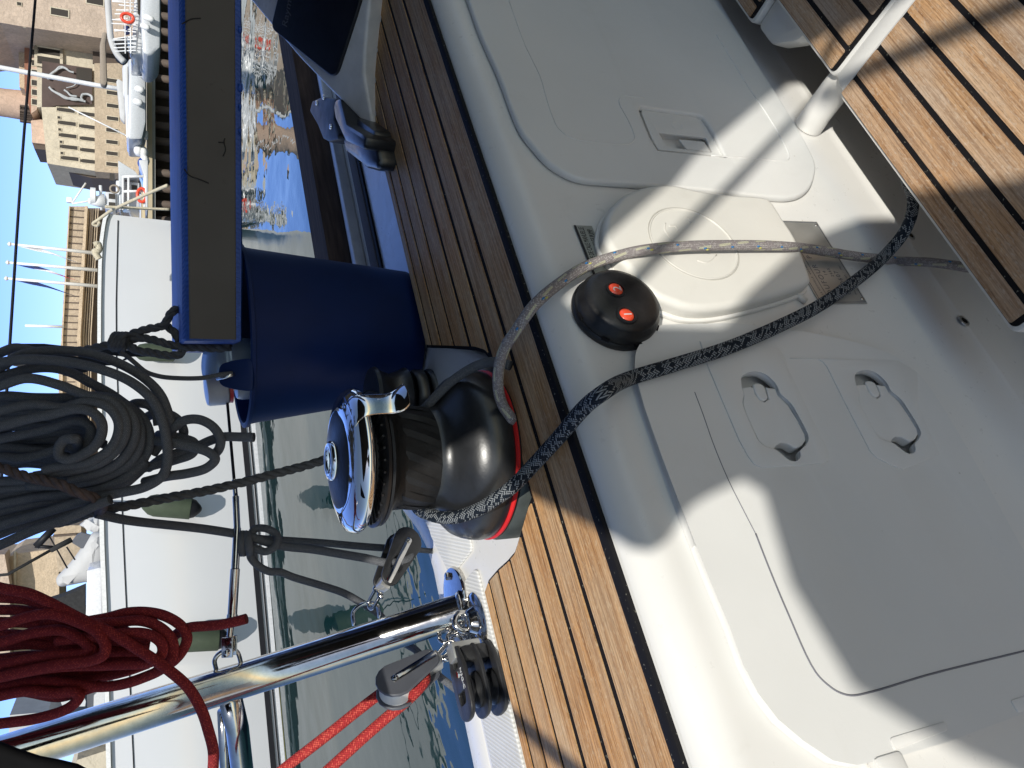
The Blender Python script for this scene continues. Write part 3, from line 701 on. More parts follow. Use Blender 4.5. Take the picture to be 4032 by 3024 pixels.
# builder's plate
bp = thing('builder_plate', 'engraved metal builder plate riveted beside the cream pump cover', 'plate')
c = [PW(*a) for a in ((3065, 867), (3223, 880), (3410, 1202), (3193, 1196))]
xR, xL = (c[0][0]+c[1][0])/2, (c[2][0]+c[3][0])/2; sT, sB = (c[0][1]+c[3][1])/2, (c[1][1]+c[2][1])/2
Wp, Hp = xR-xL, sT-sB; Mp = WALLM @ Matrix.Translation((xL, sB, .0003))
plate('plate', rounded([(0, 0), (Wp, 0), (Wp, Hp), (0, Hp)], .001), [], .0012, .0003, Mp, 'plate_metal', bp)
mb = MB(); T_ = Mp @ Matrix.Translation((0, 0, .0012))
for (x0, y0, x1, y1) in ((.002, .002, Wp-.002, .0026), (.002, Hp-.0026, Wp-.002, Hp-.002), (.002, .002, .0026, Hp-.002), (Wp-.0026, .002, Wp-.002, Hp-.002), (.006, Hp*.77, Wp-.006, Hp*.775)):
    mb.box(x0, x1, y0, y1, 0, .0003, T_)
mb.build('engraved_border', 'print_grey', bp)
rows = [(.86, 'LA ROCHELLE  www.dufour.fr', .055), (.64, 'DUFOUR  P  D', .15), (.52, 'A         14', .10), (.40, '11         2665', .085), (.26, 'CE 0607', .13), (.14, 'Masse de design  -  (kg)', .055)]
for (fy, tx, s_) in rows:
    text('plate_text', tx, Hp*s_*.95, Mp @ Matrix.Translation((Wp*.10, Hp*fy-.002, .0013)), 'print_grey', bp, thick=.0001, space=1.25)
for (fx, fy) in ((.05, .07), (.95, .07), (.05, .93), (.95, .93)):
    mb = MB(); mb.lathe([(.0022, 0), (.002, .0007), (.001, .0011), (.0002, .0012)], 14, T_ @ Matrix.Translation((Wp*fx, Hp*fy, 0))); mb.build('rivet', 'steel', bp, True)
settle(bp, PWv(3220, 1040))

# ================================================================ winch
WC = Vector((.4155, .7585, 0))
wi = thing('sheet_winch', 'large black and chrome sheet winch on the teak coaming with dark sheet wrapped round', 'winch')
Mw = Matrix.Translation(WC+Vector((0, 0, .0042-.0168*1.033))) @ Matrix.Diagonal((1.042, 1.042, 1.033, 1))
def WPt(r, a, z): return Mw @ Vector((r*math.cos(R_(a)), r*math.sin(R_(a)), z))
plain('grimy_base', (.06, .07, .065), .7, 0, 0, .5, 40, .4)
mb = MB(); mb.lathe([(.0995, -.03), (.0995, .006), (.0975, .0125)], 72, Mw); mb.build('base_plinth', 'grimy_base', wi, True, 35)
mb = MB(); mb.lathe([(.0972, .0152), (.0984, .0158), (.0986, .0176), (.0972, .0186), (.0955, .0195)], 96, Mw, False); mb.build('red_ring', 'red_paint', wi, True, 50)
mb = MB(); mb.lathe([(.0962, .0118), (.0966, .0152)], 96, Mw, False); mb.build('shadow_gap', 'winch_black', wi, True, 50)
pr = [(.0955, .0195), (.0972, .0215), (.0978, .030), (.0970, .038), (.0945, .047), (.0900, .056), (.0835, .0625), (.0760, .0680), (.0690, .0722), (.0630, .0760), (.0590, .0800), (.0568, .0850), (.0560, .088)]
mb = MB(); mb.lathe(pr, 96, Mw); mb.build('flared_skirt', 'winch_black', wi, True, 60)
pr = [(.0560, .0870), (.0562, .100), (.0565, .126), (.0580, .1345), (.0625, .1395), (.0700, .1420), (.0728, .1448), (.0720, .1475), (.060, .1490)]
mb = MB(); mb.lathe(pr, 96, Mw); drum = mb.build('drum', 'winch_satin', wi, True, 45)
# shallow grip facets on the drum
mb = MB()
for i in range(14):
    a0 = 2*math.pi*i/14; row = []
    vs = []; 
    for j in range(6):
        t = j/5; z = .089+.040*t; rr = .0566+.0012*math.sin(t*math.pi); a = a0+t*.30
        for da in (-.14, .0, .14): vs.append(Mw @ Vector(((rr+(.0012 if da == 0 else -.0004))*math.cos(a+da), (rr+(.0012 if da == 0 else -.0004))*math.sin(a+da), z)))
    fs = []
    for j in range(5):
        for k in range(2): q0 = j*3+k; fs.append((q0, q0+1, q0+4, q0+3))
    mb.add(vs, fs)
mb.build('grip_facets', 'winch_satin', drum, True, 25)
# self tailing jaws: two ribbed discs
def jaw(z0, z1, r, ru, name):
    mb = MB(); n = 72; vs = []; fs = []
    P_ = [(.045, z0), (r, z0), (r+.001, (z0+z1)/2), (ru, z1), (.045, z1)]
    mb.lathe(P_, 72, Mw)
    for i in range(36):
        a = 2*math.pi*i/36; M2 = Mw @ Matrix.Rotation(a, 4, 'Z'); mb.box(.050, r-.002, -.0011, .0011, z1-.001 if z1 > z0 else z0, z1+.0012, M2)
    return mb.build(name, 'black_plastic', wi, True, 35)
jaw(.1490, .1560, .0735, .067, 'lower_jaw'); jaw(.1610, .1655, .060, .071, 'upper_jaw')
mb = MB(); mb.lathe([(.050, .155), (.050, .162)], 48, Mw); mb.build('jaw_core', 'black_plastic', wi, True, 40)
# chrome stripper ring, its outline lobed, with the feeder arm
def lob(a): return 1+.035*math.cos(2*(a-.4))+.02*math.cos(5*a)
pr = [(.0695, .1660), (.0768, .1668), (.0788, .1700), (.0785, .1745), (.0755, .1795), (.0690, .1835), (.0600, .1866), (.0520, .1885), (.0490, .1875)]
mb = MB(); n = 128; vs = []; fs = []
for k, (r, z) in enumerate(pr):
    for i in range(n):
        a = 2*math.pi*i/n; f = 1+(lob(a)-1)*(.35 if k < 5 else 1.0)*(k/8); vs.append(Mw @ Vector((r*f*math.cos(a), r*f*math.sin(a), z)))
for k in range(len(pr)-1):
    for i in range(n): j = (i+1) % n; fs.append((k*n+i, k*n+j, (k+1)*n+j, (k+1)*n+i))
mb.add(vs, fs); mb.build('stripper_ring', 'chrome', wi, True, 70)
pr = [(.0530, .1868), (.0505, .1888), (.0470, .1900), (.0400, .1917), (.0320, .1930), (.0220, .1940), (.018, .1941)]
mb = MB(); vs = []; fs = []
for k, (r, z) in enumerate(pr):
    for i in range(n):
        a = 2*math.pi*i/n; f = 1+(lob(a+.35)*1.0-1)*1.5*(1-k/6); vs.append(Mw @ Vector((r*f*math.cos(a), r*f*math.sin(a), z)))
for k in range(len(pr)-1):
    for i in range(n): j = (i+1) % n; fs.append((k*n+i, k*n+j, (k+1)*n+j, (k+1)*n+i))
mb.add(vs, fs); mb.build('top_cap', 'switch_black', wi, True, 60)
mb = MB(); mb.lathe([(.0215, .1935), (.0212, .1965), (.0195, .1985), (.0165, .1990), (.0135, .1982), (.0125, .1960), (.0122, .1900)], 48, Mw, False); mb.build('socket_rim', 'chrome', wi, True, 60)
mb = MB(); star = []
for i in range(16):
    a = math.pi*i/8; r = .0125 if i % 2 else .0098; star.append((r*math.cos(a), r*math.sin(a)))
mb.prism(star, .190, .1925, Mw); mb.lathe([(.004, .1925), (.0038, .1945)], 16, Mw); mb.build('handle_socket', 'scuffed_black', wi)
# feeder arm: a chrome tongue that leaves the ring, drops and flares outwards; it points to the right of the picture
aim = PD(1640, 1552, .86); aa = math.atan2(aim.y-WC.y, aim.x-WC.x)
def arm(a_deg): 
    return a_deg
th0 = math.atan2(-.30, .95)
Ma = Mw @ Matrix.Rotation(math.atan2(-.97, .30), 4, 'Z')
path = [(.060, .1855), (.073, .1835), (.0810, .178), (.0835, .168), (.0835, .156), (.0840, .146), (.0865, .138), (.0920, .1325), (.0985, .1295)]
hw = [.023, .021, .0185, .0165, .0160, .0160, .0170, .0180, .0165]
vs = []; fs = []; m2 = 9
for (r, z), hW in zip(path, hw):
    for j in range(m2):
        t = -1+2*j/(m2-1); vs.append(Ma @ Vector((r-.004*t*t, hW*t, z)))
for (r, z), hW in zip(path, hw):
    for j in range(m2):
        t = -1+2*j/(m2-1); vs.append(Ma @ Vector((r-.004*t*t-.0038, hW*t*.97, z-.0026)))
K = len(path); N_ = K*m2
for i in range(K-1):
    for j in range(m2-1):
        a = i*m2+j; fs.append((a, a+1, a+m2+1, a+m2)); b = a+N_; fs.append((b, b+m2, b+m2+1, b+1))
    fs.append((i*m2, i*m2+m2, N_+i*m2+m2, N_+i*m2)); j = m2-1; fs.append((i*m2+j, N_+i*m2+j, N_+i*m2+m2+j, i*m2+m2+j))
i = K-1
for j in range(m2-1): a = i*m2+j; fs.append((a, a+1, a+1+N_, a+N_)); fs.append((j, j+N_, j+1+N_, j+1))
mb = MB(); mb.add(vs, fs); ob = mb.build('feeder_arm', 'chrome', wi, True, 50)
md = ob.modifiers.new('sub', 'SUBSURF'); md.levels = md.render_levels = 1
settle(wi, WC)
# ================================================================ added sheet and bars overhead, out of view, cut to cast the cockpit shadows
aw = thing('shade_caster', 'added dark sheet and bars out of view above, shaped to cast the cockpit shadows', 'awning')
AP = [(-.152, -.335), (-.205, -.345), (-.25, -.36), (-.354, -.482), (-.375, -.500), (-.388, -.520), (-.390, -.540), (-.384, -.560), (-.380, -.580), (-.384, -.605), (-.395, -.65), (-.42, -.668), (-.50, -.652), (-.60, -.668), (-.71, -.745), (-1.0, -1.0), (-1.4, -1.6), (-1.4, -2.4), (-.37, -2.4), (-.345, -1.21), (-.25, -1.10), (-.222, -1.04), (-.21, -.96), (-.213, -.9), (-.23, -.77), (-.245, -.715), (-.215, -.66), (-.185, -.605), (-.15, -.545), (-.105, -.525), (-.068, -.617), (-.034, -.74), (-.006, -.80), (.024, -.92), (.041, -.984), (.063, -1.08), (.03, -1.14), (-.015, -1.19), (-.045, -1.25), (-.10, -1.36), (-.15, -1.5), (-.15, -2.4), (3.5, -2.4), (3.5, .62), (-.12, .64), (-.15, .6), (-.170, .38), (-.160, .2), (-.122, .12), (-.115, 0), (-.13, -.15), (-.138, -.27)]  # outline projected back along the sun from the wanted shadow edges
plate('canvas', AP, [], .006, .002, Matrix.Translation((0, 0, 1.1)), 'dark_canvas', aw)  # added shade sheet, not part of the yacht
d_ = (Vector((.013, -1.085, 1.06))-Vector((-.121, -.637, 1.06))).normalized()
mb = MB(); mb.tube([Vector((-.121, -.637, 1.085))-d_*.14, Vector((.013, -1.085, 1.085))+d_*1.3], .0085, 16); mb.build('pole', 'steel', aw, True)  # added bar for the thin shadow line over lid and pump cover
mb = MB(); mb.tube([(-.02, -1.075, 1.085), (-.115, -1.215, 1.085), (-.32, -1.52, 1.085)], .013, 16); mb.build('pole', 'steel', aw, True)  # added bar for the dark stripe on the seat planks
mb = MB(); mb.tube([(-.385, -.10, 1.085), (-.50, -.27, 1.085), (-.66, -.50, 1.085), (-1.3, -1.45, 1.085)], .0105, 16); mb.build('pole', 'steel', aw, True)  # added bar for the shadow band on the left coaming
settle(aw, (0, -1, 1.1))

# ================================================================ guard rail tube of the stern
zb = lambda x, y: (1100+x*.5571, 2100+y*.5571)
zc = lambda x, y: (x*.557, 2100+y*.557)
zr = lambda x, y: (x*.5424, 1300+y*.5424)
rail = thing('stern_rail', 'polished steel stern rail rising from its round foot on the white side deck', 'rail')
B0 = PZ(1825, 2400, -.026); d0 = (B0-CAM).dot(FW)
A1 = PD(1100, 2632, 1.055); A2 = PD(640, 2776, .985); A3 = PD(100, 2948, .915); A4 = PD(-700, 3210, .82)
mb = MB(); mb.tube(spline([B0, A1, A2, A3, A4], False, 12), .0235, 40); tubeo = mb.build('main_tube', 'steel', rail, True, 60)
foot = PZ(1795, 2345, -.026); mb = MB(); mb.lathe([(.040, -.005), (.041, 0), (.039, .0045), (.030, .0055)], 56, Matrix.Translation(foot)); ft = mb.build('foot_plate', 'steel', rail, True, 40)
for k in range(3):
    a = 2.0+k*2.1; mb = MB(); mb.lathe([(.0062, 0), (.0060, .0045), (.004, .006), (.0005, .0062)], 6, Matrix.Translation(foot+Vector((.029*math.cos(a), .029*math.sin(a), .005)))); mb.build('foot_bolt', 'steel', ft, True, 30)
mb = MB(); mb.lathe([(.0275, 0), (.0262, .003), (.0245, .006)], 40, along(B0-(A1-B0).normalized()*.001, A1)); mb.build('weld_collar', 'steel', rail, True)
# horizontal branch going off to the left
J = PD(905, 2742, 1.03); mb = MB(); mb.tube([J, PD(935, 2870, 1.05), PD(955, 3040, 1.09), PD(1010, 3500, 1.2)], .0150, 28); mb.build('cross_tube', 'steel', rail, True)
mb = MB(); mb.tube([PD(880, 2800, 1.09), PD(890, 3040, 1.13), PD(920, 3500, 1.25)], .0085, 20); mb.build('cross_tube', 'steel', rail, True)
# welded eyes
def eye(pa, pb, dirv, h, r, name='rail_eye'):
    pa, pb = Vector(pa), Vector(pb); n = dirv.normalized(); pts = [pa]
    for i in range(9):
        a = math.pi*i/8; pts.append((pa+pb)/2 - (pb-pa)/2*math.cos(a) + n*h*(.55+.45*math.sin(a)))
    pts.append(pb); mb = MB(); mb.tube(spline(pts, False, 3), r, 12); return mb.build(name, 'steel', rail, True)
eye(PD(856, 2652, 1.035), PD(950, 2618, 1.045), PD(880, 2560, 1.03)-PD(900, 2636, 1.04), .030, .0030)
eye(PD(1395, 2462, 1.12), PD(1495, 2432, 1.13), PD(1440, 2380, 1.12)-PD(1450, 2450, 1.12), .026, .0030)
settle(rail, B0)

cables = []
def rope(name, pts, r, mat, label, cat, seg=14, k=10, sp=True, group=None, twist=False):
    pts = spline(pts, False, k) if sp else pts; mb = MB()
    if twist: mb.twist(pts, r)
    else: mb.tube(pts, r, seg)
    o = mb.build(name, mat, None, True); tag(o, label, cat, group); return o

# lifeline with its bottle screw, running forward behind the bucket
ll = thing('lifeline', 'wire lifeline ending in a steel bottle screw shackled to the stern rail', 'lifeline')
E0 = PD(903, 2530, 1.03); E1 = PD(915, 2420, 1.04); E2 = PD(926, 2240, 1.05); E3 = PD(934, 2080, 1.07); E4 = PD(928, 1955, 1.085); E5 = PD(922, 1890, 1.10); E6 = PD(893, 1560, 1.2); E7 = PD(858, 900, 1.52); E8 = PD(760, -400, 2.6)
def rod(par, a, b, r, name, mat='steel', seg=16): mb = MB(); mb.tube([a, b], r, seg); return mb.build(name, mat, par, True, 40)
rod(ll, E5, E6, .0022, 'wire', 'stripe_dark'); rod(ll, E6, E7, .0022, 'wire', 'stripe_dark'); rod(ll, E7, E8, .0022, 'wire', 'stripe_dark')
rod(ll, E5, E4, .0032, 'swage'); rod(ll, E4, E3, .0045, 'swage'); rod(ll, E3, E2, .0052, 'screw_body'); rod(ll, E2, E1, .0062, 'screw_body'); rod(ll, E1, PD(911, 2460, 1.035), .0070, 'lock_nut')
rod(ll, PD(911, 2440, 1.037), E0, .0040, 'threaded_stud')
mb = MB(); Mx = frame(PD(903, 2548, 1.028), PD(903, 2500, 1.03)-PD(903, 2548, 1.028), RT.cross(FW)); 
for s_ in (-1, 1): mb.box(-.012, .014, -.0075, .0075, s_*.0075-.0015, s_*.0075+.0015, Mx)
mb.build('fork', 'steel', ll, bevel=.001)
mb = MB(); mb.tube([Mx @ Vector((-.006, 0, -.013)), Mx @ Vector((-.006, 0, .013))], .0045, 14); mb.build('clevis_pin', 'steel', ll, True)
settle(ll, E0)
rope('stay_wire', [PD(150, -150, 1.65), PD(139, 0, 1.6), PD(89, 600, 1.5), PD(39, 1350, 1.38), PD(-40, 2600, 1.2)], .0026, 'stripe_dark', 'single dark wire crossing the blue sky in front of the fort', 'wire', 10)

# ---- shackles and the pad eye beside the foot
pe = thing('pad_eye', 'stainless pad eye with chain of shackles beside the rail foot', 'pad eye')
c = PZ(1878, 2440, -.026)
mb = MB(); mb.lathe([(.030, -.003), (.0305, .001), (.027, .004), (.016, .0055), (.013, .012), (.011, .016), (.003, .018)], 40, Matrix.Translation(c) @ Matrix.Scale(1.25, 4, (1, .3, 0))); mb.build('base', 'steel', pe, True, 50)
def dshack(par, a, b, width, r, side, pin=True, name='shackle'):
    """a = pin end, b = bow end"""
    a, b = Vector(a), Vector(b); d = (b-a).normalized(); s_ = (side-d*side.dot(d)).normalized(); L = (b-a).length; w_ = width/2; pts = [a+s_*w_, a+s_*w_*1.05+d*L*.4]
    for i in range(7):
        q = math.pi*i/6; pts.append(a+d*(L-w_)+s_*w_*1.05*math.cos(q)+d*w_*math.sin(q))
    pts += [a-s_*w_*1.05+d*L*.4, a-s_*w_]
    mb = MB(); mb.tube(spline(pts, False, 4), r, 12); o = mb.build(name, 'steel', par, True)
    for q in (1, -1):
        mb = MB(); mb.lathe([(r*1.5, -r*.9), (r*1.75, -r*.5), (r*1.75, r*.5), (r*1.5, r*.9)], 18, along(a+s_*q*w_, a+s_*q*(w_+1))); mb.build('eye_end', 'steel', o, True, 40)
    if pin:
        mb = MB(); mb.tube([a-s_*(w_+r*1.6), a+s_*(w_+r*2.6)], r*.85, 14); mb.build('shackle_pin', 'steel', o, True)
    return o
mb = MB(); mb.tube(spline([c+Vector((-.010, 0, .010)), c+Vector((-.011, 0, .024)), c+Vector((0, 0, .032)), c+Vector((.011, 0, .024)), c+Vector((.010, 0, .010))], False, 5), .0042, 14); mb.build('eye_ring', 'steel', pe, True)
dshack(pe, PD(*zb(1415, 770), 1.055), PD(*zb(1370, 585), 1.07), .022, .0036, RT)
dshack(pe, PD(*zb(1330, 600), 1.07), PD(*zb(1225, 720), 1.05), .018, .0033, DN+RT*.5)
dshack(pe, PD(*zb(1215, 630), 1.08), PD(*zb(1165, 770), 1.05), .018, .0030, DN)
dshack(pe, PD(*zb(1255, 790), 1.045), PD(*zb(1215, 700), 1.055), .016, .0028, DN)
for k in range(5):
    t = k/4; q = PD(*zb(1310+85*t, 680+90*t), 1.045-.01*t); mb = MB(); mb.tube([q+DN*.007*math.cos(a)+(RT*.8+FW*.5)*.009*math.sin(a) for a in [i*math.pi/8 for i in range(16)]], .0019, 10, True); mb.build('spring_coil', 'steel', pe, True)
settle(pe, c)

# ---- blocks
def teardrop(L, W, n=8, head=.62):
    """outline along x from 0 (head) to L (tail), W wide"""
    P_ = []
    for i in range(n+1):
        a = math.pi/2+math.pi*i/n; P_.append((W*.5*head+W*.5*head*math.cos(a), W*.5*head*math.sin(a)))
    for i in range(n+1):
        a = -math.pi/2+math.pi*i/n; P_.append((L-W*.5+W*.5*math.cos(a), W*.5*math.sin(a)))
    return P_
def block(name, label, head, tail, normal, W, T, chk, shv, sheave_r=None, slots=True, group=None, strap='steel'):
    head, tail = Vector(head), Vector(tail); L = (tail-head).length; t = thing(name, label, 'block', group=group)
    Mf = frame(head, tail-head, normal.cross(tail-head)); 
    out = teardrop(L, W); r = sheave_r or W*.42; cx = L-W*.5
    for s_ in (1, -1):
        holes = [[(cx+.16*W*math.cos(a), .16*W*math.sin(a)) for a in [i*math.pi/6 for i in range(12)]]] if False else []
        if slots: holes = [rounded([(L*.24, -W*.16), (L*.36, -W*.22), (L*.52, -W*.06), (L*.40, -W*.02)], W*.04), rounded([(L*.24, W*.12), (L*.36, W*.2), (L*.50, W*.10), (L*.40, W*.03)], W*.04)]
        ck = plate('cheek', out, holes, .0050, .0018, Mf @ Matrix.Translation((0, 0, T/2-.001 if s_ > 0 else -T/2-.004)), chk, t, 3)
        mb = MB(); mb.prism(rounded([(0.002, -W*.10), (cx+W*.12, -W*.10), (cx+W*.12, W*.10), (0.002, W*.10)], W*.09), 0, .0016, Mf @ Matrix.Translation((0, 0, T/2+.004 if s_ > 0 else -T/2-.0056))); mb.build('strap', strap, ck, bevel=.0005)
        mb = MB(); mb.lathe([(W*.075, 0), (W*.07, .002), (W*.04, .0028), (.0003, .003)], 20, Mf @ Matrix.Translation((cx, 0, T/2+.0055)) if s_ > 0 else Mf @ Matrix.Translation((cx, 0, -T/2-.0055)) @ Matrix.Rotation(math.pi, 4, 'X')); mb.build('axle', 'steel', ck, True, 40)
    q = T/2-.0015; mb = MB(); mb.lathe([(r, -q), (r, -q+.002), (r*.80, -q*.35), (r*.76, 0), (r*.80, q*.35), (r, q-.002), (r, q)], 48, Mf @ Matrix.Translation((cx, 0, 0))); mb.build('sheave', shv, t, True, 40)
    mb = MB(); mb.box(-.004, W*.35, -W*.16, W*.16, -T/2, T/2, Mf); mb.build('head_post', 'plate_metal' if strap == 'steel' else chk, t, bevel=.0015)
    settle(t, head); return t, Mf, cx, r
bk1 = block('rope_block', 'black double cheeked block taking two dark lines above the stern rail', PD(1505, 2312, 1.10), PD(1612, 2098, 1.17), (-FW+DN*.55+RT*.35), .046, .024, 'scuffed_black', 'black_plastic', group='blocks near the stern rail')
sk = thing('block_shackle', 'bright steel shackle joining the black block to the rail eye', 'shackle')
dshack(sk, PD(1488, 2330, 1.10), PD(1455, 2392, 1.105), .014, .0026, (-FW+DN)); settle(sk, PD(1455, 2392, 1.105))
bk2 = block('rope_block', 'grey block with white sheave turned by the bright red line', PD(1722, 2600, 1.02), PD(1492, 2745, .965), (-FW*.75-DN*.55+RT*.30), .052, .022, 'board_edge', 'white_plastic', slots=False, group='blocks near the stern rail')
for o in bk2[0].children_recursive:
    if o.name.startswith('cheek'): o.data.materials[0] = MATS['pod_dark'] if 'pod_dark' in MATS else plain('pod_dark', (.085, .09, .105), .45)
sk = thing('block_shackle', 'pair of small shackles holding the grey red-line block', 'shackle')
dshack(sk, PD(*zb(1135, 880), 1.02), PD(*zb(1225, 770), 1.04), .014, .0030, DN-FW); settle(sk, PD(*zb(1135, 880), 1.02))

# black cam organiser lying on the deck
org = thing('foot_block', 'black footblock with twin sheaves lying on white anti slip deck', 'block')
ca = PZ(*zb(1330, 790), .000); cb_ = PZ(*zb(1455, 1300), .000); Lx = (cb_-ca).length
Mo = frame(Vector((ca.x, ca.y, -.026)), cb_-ca, UPZ.cross(cb_-ca))
for (h0, h1, w_) in ((0, .006, .030), (.022, .027, .029), (.043, .049, .026)):
    plate('cheek', rounded([(0, -w_*.55), (Lx*.35, -w_), (Lx*.9, -w_*.9), (Lx, -w_*.4), (Lx, w_*.4), (Lx*.9, w_*.9), (Lx*.35, w_), (0, w_*.55)], .012), [rounded([(Lx*.18, -.008), (Lx*.30, -.008), (Lx*.30, .010), (Lx*.18, .010)], .003), rounded([(Lx*.62, -.012), (Lx*.78, -.010), (Lx*.78, .010), (Lx*.62, .012)], .004)] if h0 > .03 else [], h1-h0, .0018, Mo @ Matrix.Translation((0, 0, h0)), 'scuffed_black', org, 3)
for (h0, h1) in ((.007, .021), (.028, .042)):
    hm = (h0+h1)/2; mb = MB(); mb.lathe([(.022, h0), (.022, h0+.002), (.0165, hm), (.022, h1-.002), (.022, h1)], 36, Mo @ Matrix.Translation((Lx*.62, 0, 0))); mb.build('sheave', 'black_plastic', org, True, 40)
mb = MB(); mb.box(.004, Lx*.28, -.017, .017, .006, .043, Mo); mb.build('body', 'scuffed_black', org, bevel=.005)
mb = MB(); mb.box(-.004, .018, -.012, .012, .012, .052, Mo); mb.build('steel_head', 'plate_metal', org, bevel=.003)
mb = MB(); mb.lathe([(.0045, 0), (.004, .0018), (.0003, .002)], 16, Mo @ Matrix.Translation((Lx*.40, .004, .049))); mb.build('axle', 'steel', org, True, 40)
text('maker_mark', 'N3G-C', .0085, Mo @ Matrix.Translation((Lx*.34, .012, .0492)), 'print_white', org, thick=.0002)
settle(org, ca)

# stack of turning sheaves behind the winch
st = thing('sheave_stack', 'stack of four black turning sheaves between blue bucket and winch', 'block')
PBc = PB(1665, 1572, 1.08); zt = PB(1452, 1572, 1.08).z; z0 = -.028
hh = (zt-z0); rr_ = .0445
levels = [(0, .30, 1.0), (.33, .60, .97), (.64, .98, 1.05)]
for i, (a, b, k) in enumerate(((.0, .27, 1.02), (.29, .46, .99), (.50, .98, 1.05))):
    za, zb_ = z0+hh*a, z0+hh*b; r = rr_*k
    if i < 2: pf = [(r*.9, za), (r, za+.003), (r*1.0, zb_-.006), (r*.93, zb_-.001), (r*.7, zb_)]
    else: pf = [(r*.9, za), (r, za+.004), (r*.93, za+.010), (r*.80, (za+zb_)/2), (r*.90, zb_-.013), (r*1.02, zb_-.006), (r*.98, zb_-.001), (r*.5, zb_)]
    mb = MB(); mb.lathe(pf, 56, Matrix.Translation((PBc.x, PBc.y, 0))); mb.build('sheave', 'winch_black', st, True, 50)
mb = MB(); mb.lathe([(.014, z0-.003), (.014, zt+.004), (.010, zt+.009), (.0005, zt+.010)], 24, Matrix.Translation((PBc.x, PBc.y, 0))); mb.build('centre_bolt', 'black_plastic', st, True, 40)
settle(st, (PBc.x, PBc.y, z0))

# ================================================================ working ropes
d = lambda p: (Vector(p)-CAM).dot(FW)
# dark flecked sheet: round the drum, over the coaming, down across the lids and under the seat
pts = []
pts = [WPt(.0640, a, .100-.00008*a) for a in (40, 70, 100, 130, 155)]
q1 = PD(1664, 2001, .895)
pts += [PD(1697, 2028, .888), PD(1745, 2038, .872), PD(1800, 2035, .856), PD(1870, 2012, .836), PD(1941, 1973, .817), PD(2030, 1905, .800), PZ(2105, 1826, .0135), PZ(2200, 1722, .010), PZ(2306, 1600, .012), PZ(2372, 1548, .010)]
for (x, y, h) in ((2480, 1490, .018), (2642, 1440, .019), (2859, 1372, .020), (3063, 1286, .021), (3225, 1204, .020), (3388, 1090, .020), (3486, 1004, .020)): pts.append(PWv(x, y, h))
pts += [PZ(3551, 928, -.500), PZ(3588, 850, -.518), PZ(3594, 781, -.530), PZ(3575, 725, -.548), PZ(3540, 640, -.60)]
rope('mooring_sheet', pts, .0074, 'rope_flecked', 'thick dark sheet with pale flecks leading off the winch across the lids', 'rope', 22, 14)

# grey line with blue and yellow marker yarns
pts = [WPt(.0625, a, .092) for a in (75, 50, 25)]
pts += [PD(1680, 1600, .905), PD(1724, 1553, .90), PD(1778, 1502, .895), PD(1860, 1448, .88), PD(1916, 1428, .868), PD(1960, 1425, .862), PD(2010, 1440, .855)]
rope('grey_line_tail', pts, .0056, 'rope_charcoal', 'thin dark grey line curving behind the winch skirt', 'rope', 14, 10)
pts = [PZ(1960, 1740, .006), PZ(2000, 1672, .007), PZ(2012, 1648, .009), PZ(1982, 1600, .018), PZ(1962, 1530, .030), PZ(1966, 1440, .036), PZ(1990, 1365, .034), PZ(2028, 1308, .030), PZ(2100, 1206, .018)]
for (x, y, h) in ((2208, 1112, .014), (2317, 1046, .017), (2425, 1010, .024), (2534, 985, .033), (2697, 970, .036), (2968, 966, .036), (3105, 972, .030), (3185, 980, .018), (3280, 995, .014), (3388, 1012, .012), (3480, 1020, .008)): pts.append(PWv(x, y, h))
pts += [PZ(3524, 1027, -.535), PZ(3659, 1033, -.545), PZ(3768, 1047, -.56), PZ(3900, 1070, -.60)]
gp = spline(pts, False, 12)
mb = MB(); mb.tube(gp, .0061, 20); gl = mb.build('grey_line', 'rope_grey', None, True)
tag(gl, 'weathered grey line with blue and yellow marker yarns across the pump cover', 'rope')
rs = resample(gp, .0125); mbB = MB(); mbY = MB(); random.seed(12)
for i in range(14, len(rs)-4, 3):
    T_ = (rs[i+1]-rs[i-1]).normalized(); v = (CAM-rs[i]).normalized(); N_ = (v-T_*v.dot(T_)).normalized(); B_ = T_.cross(N_)
    a = random.uniform(-.8, .8); dr = lambda o: N_*math.cos(a+o)+B_*math.sin(a+o)
    c0_ = rs[i]+dr(0)*.0061; e_ = T_*.0016
    (mbB).tube([c0_-e_, c0_+dr(.1)*.0002, c0_+e_+dr(.2)*.0], .0010, 6)
    if i % 2: c1_ = rs[i]+T_*.004+dr(.35)*.0061; mbY.tube([c1_-e_, c1_+e_], .0009, 6)
kind(mbB.build('blue_marker_yarn', 'yarn_blue', gl, True), 'stuff'); kind(mbY.build('yellow_marker_yarn', 'yarn_yellow', gl, True), 'stuff')

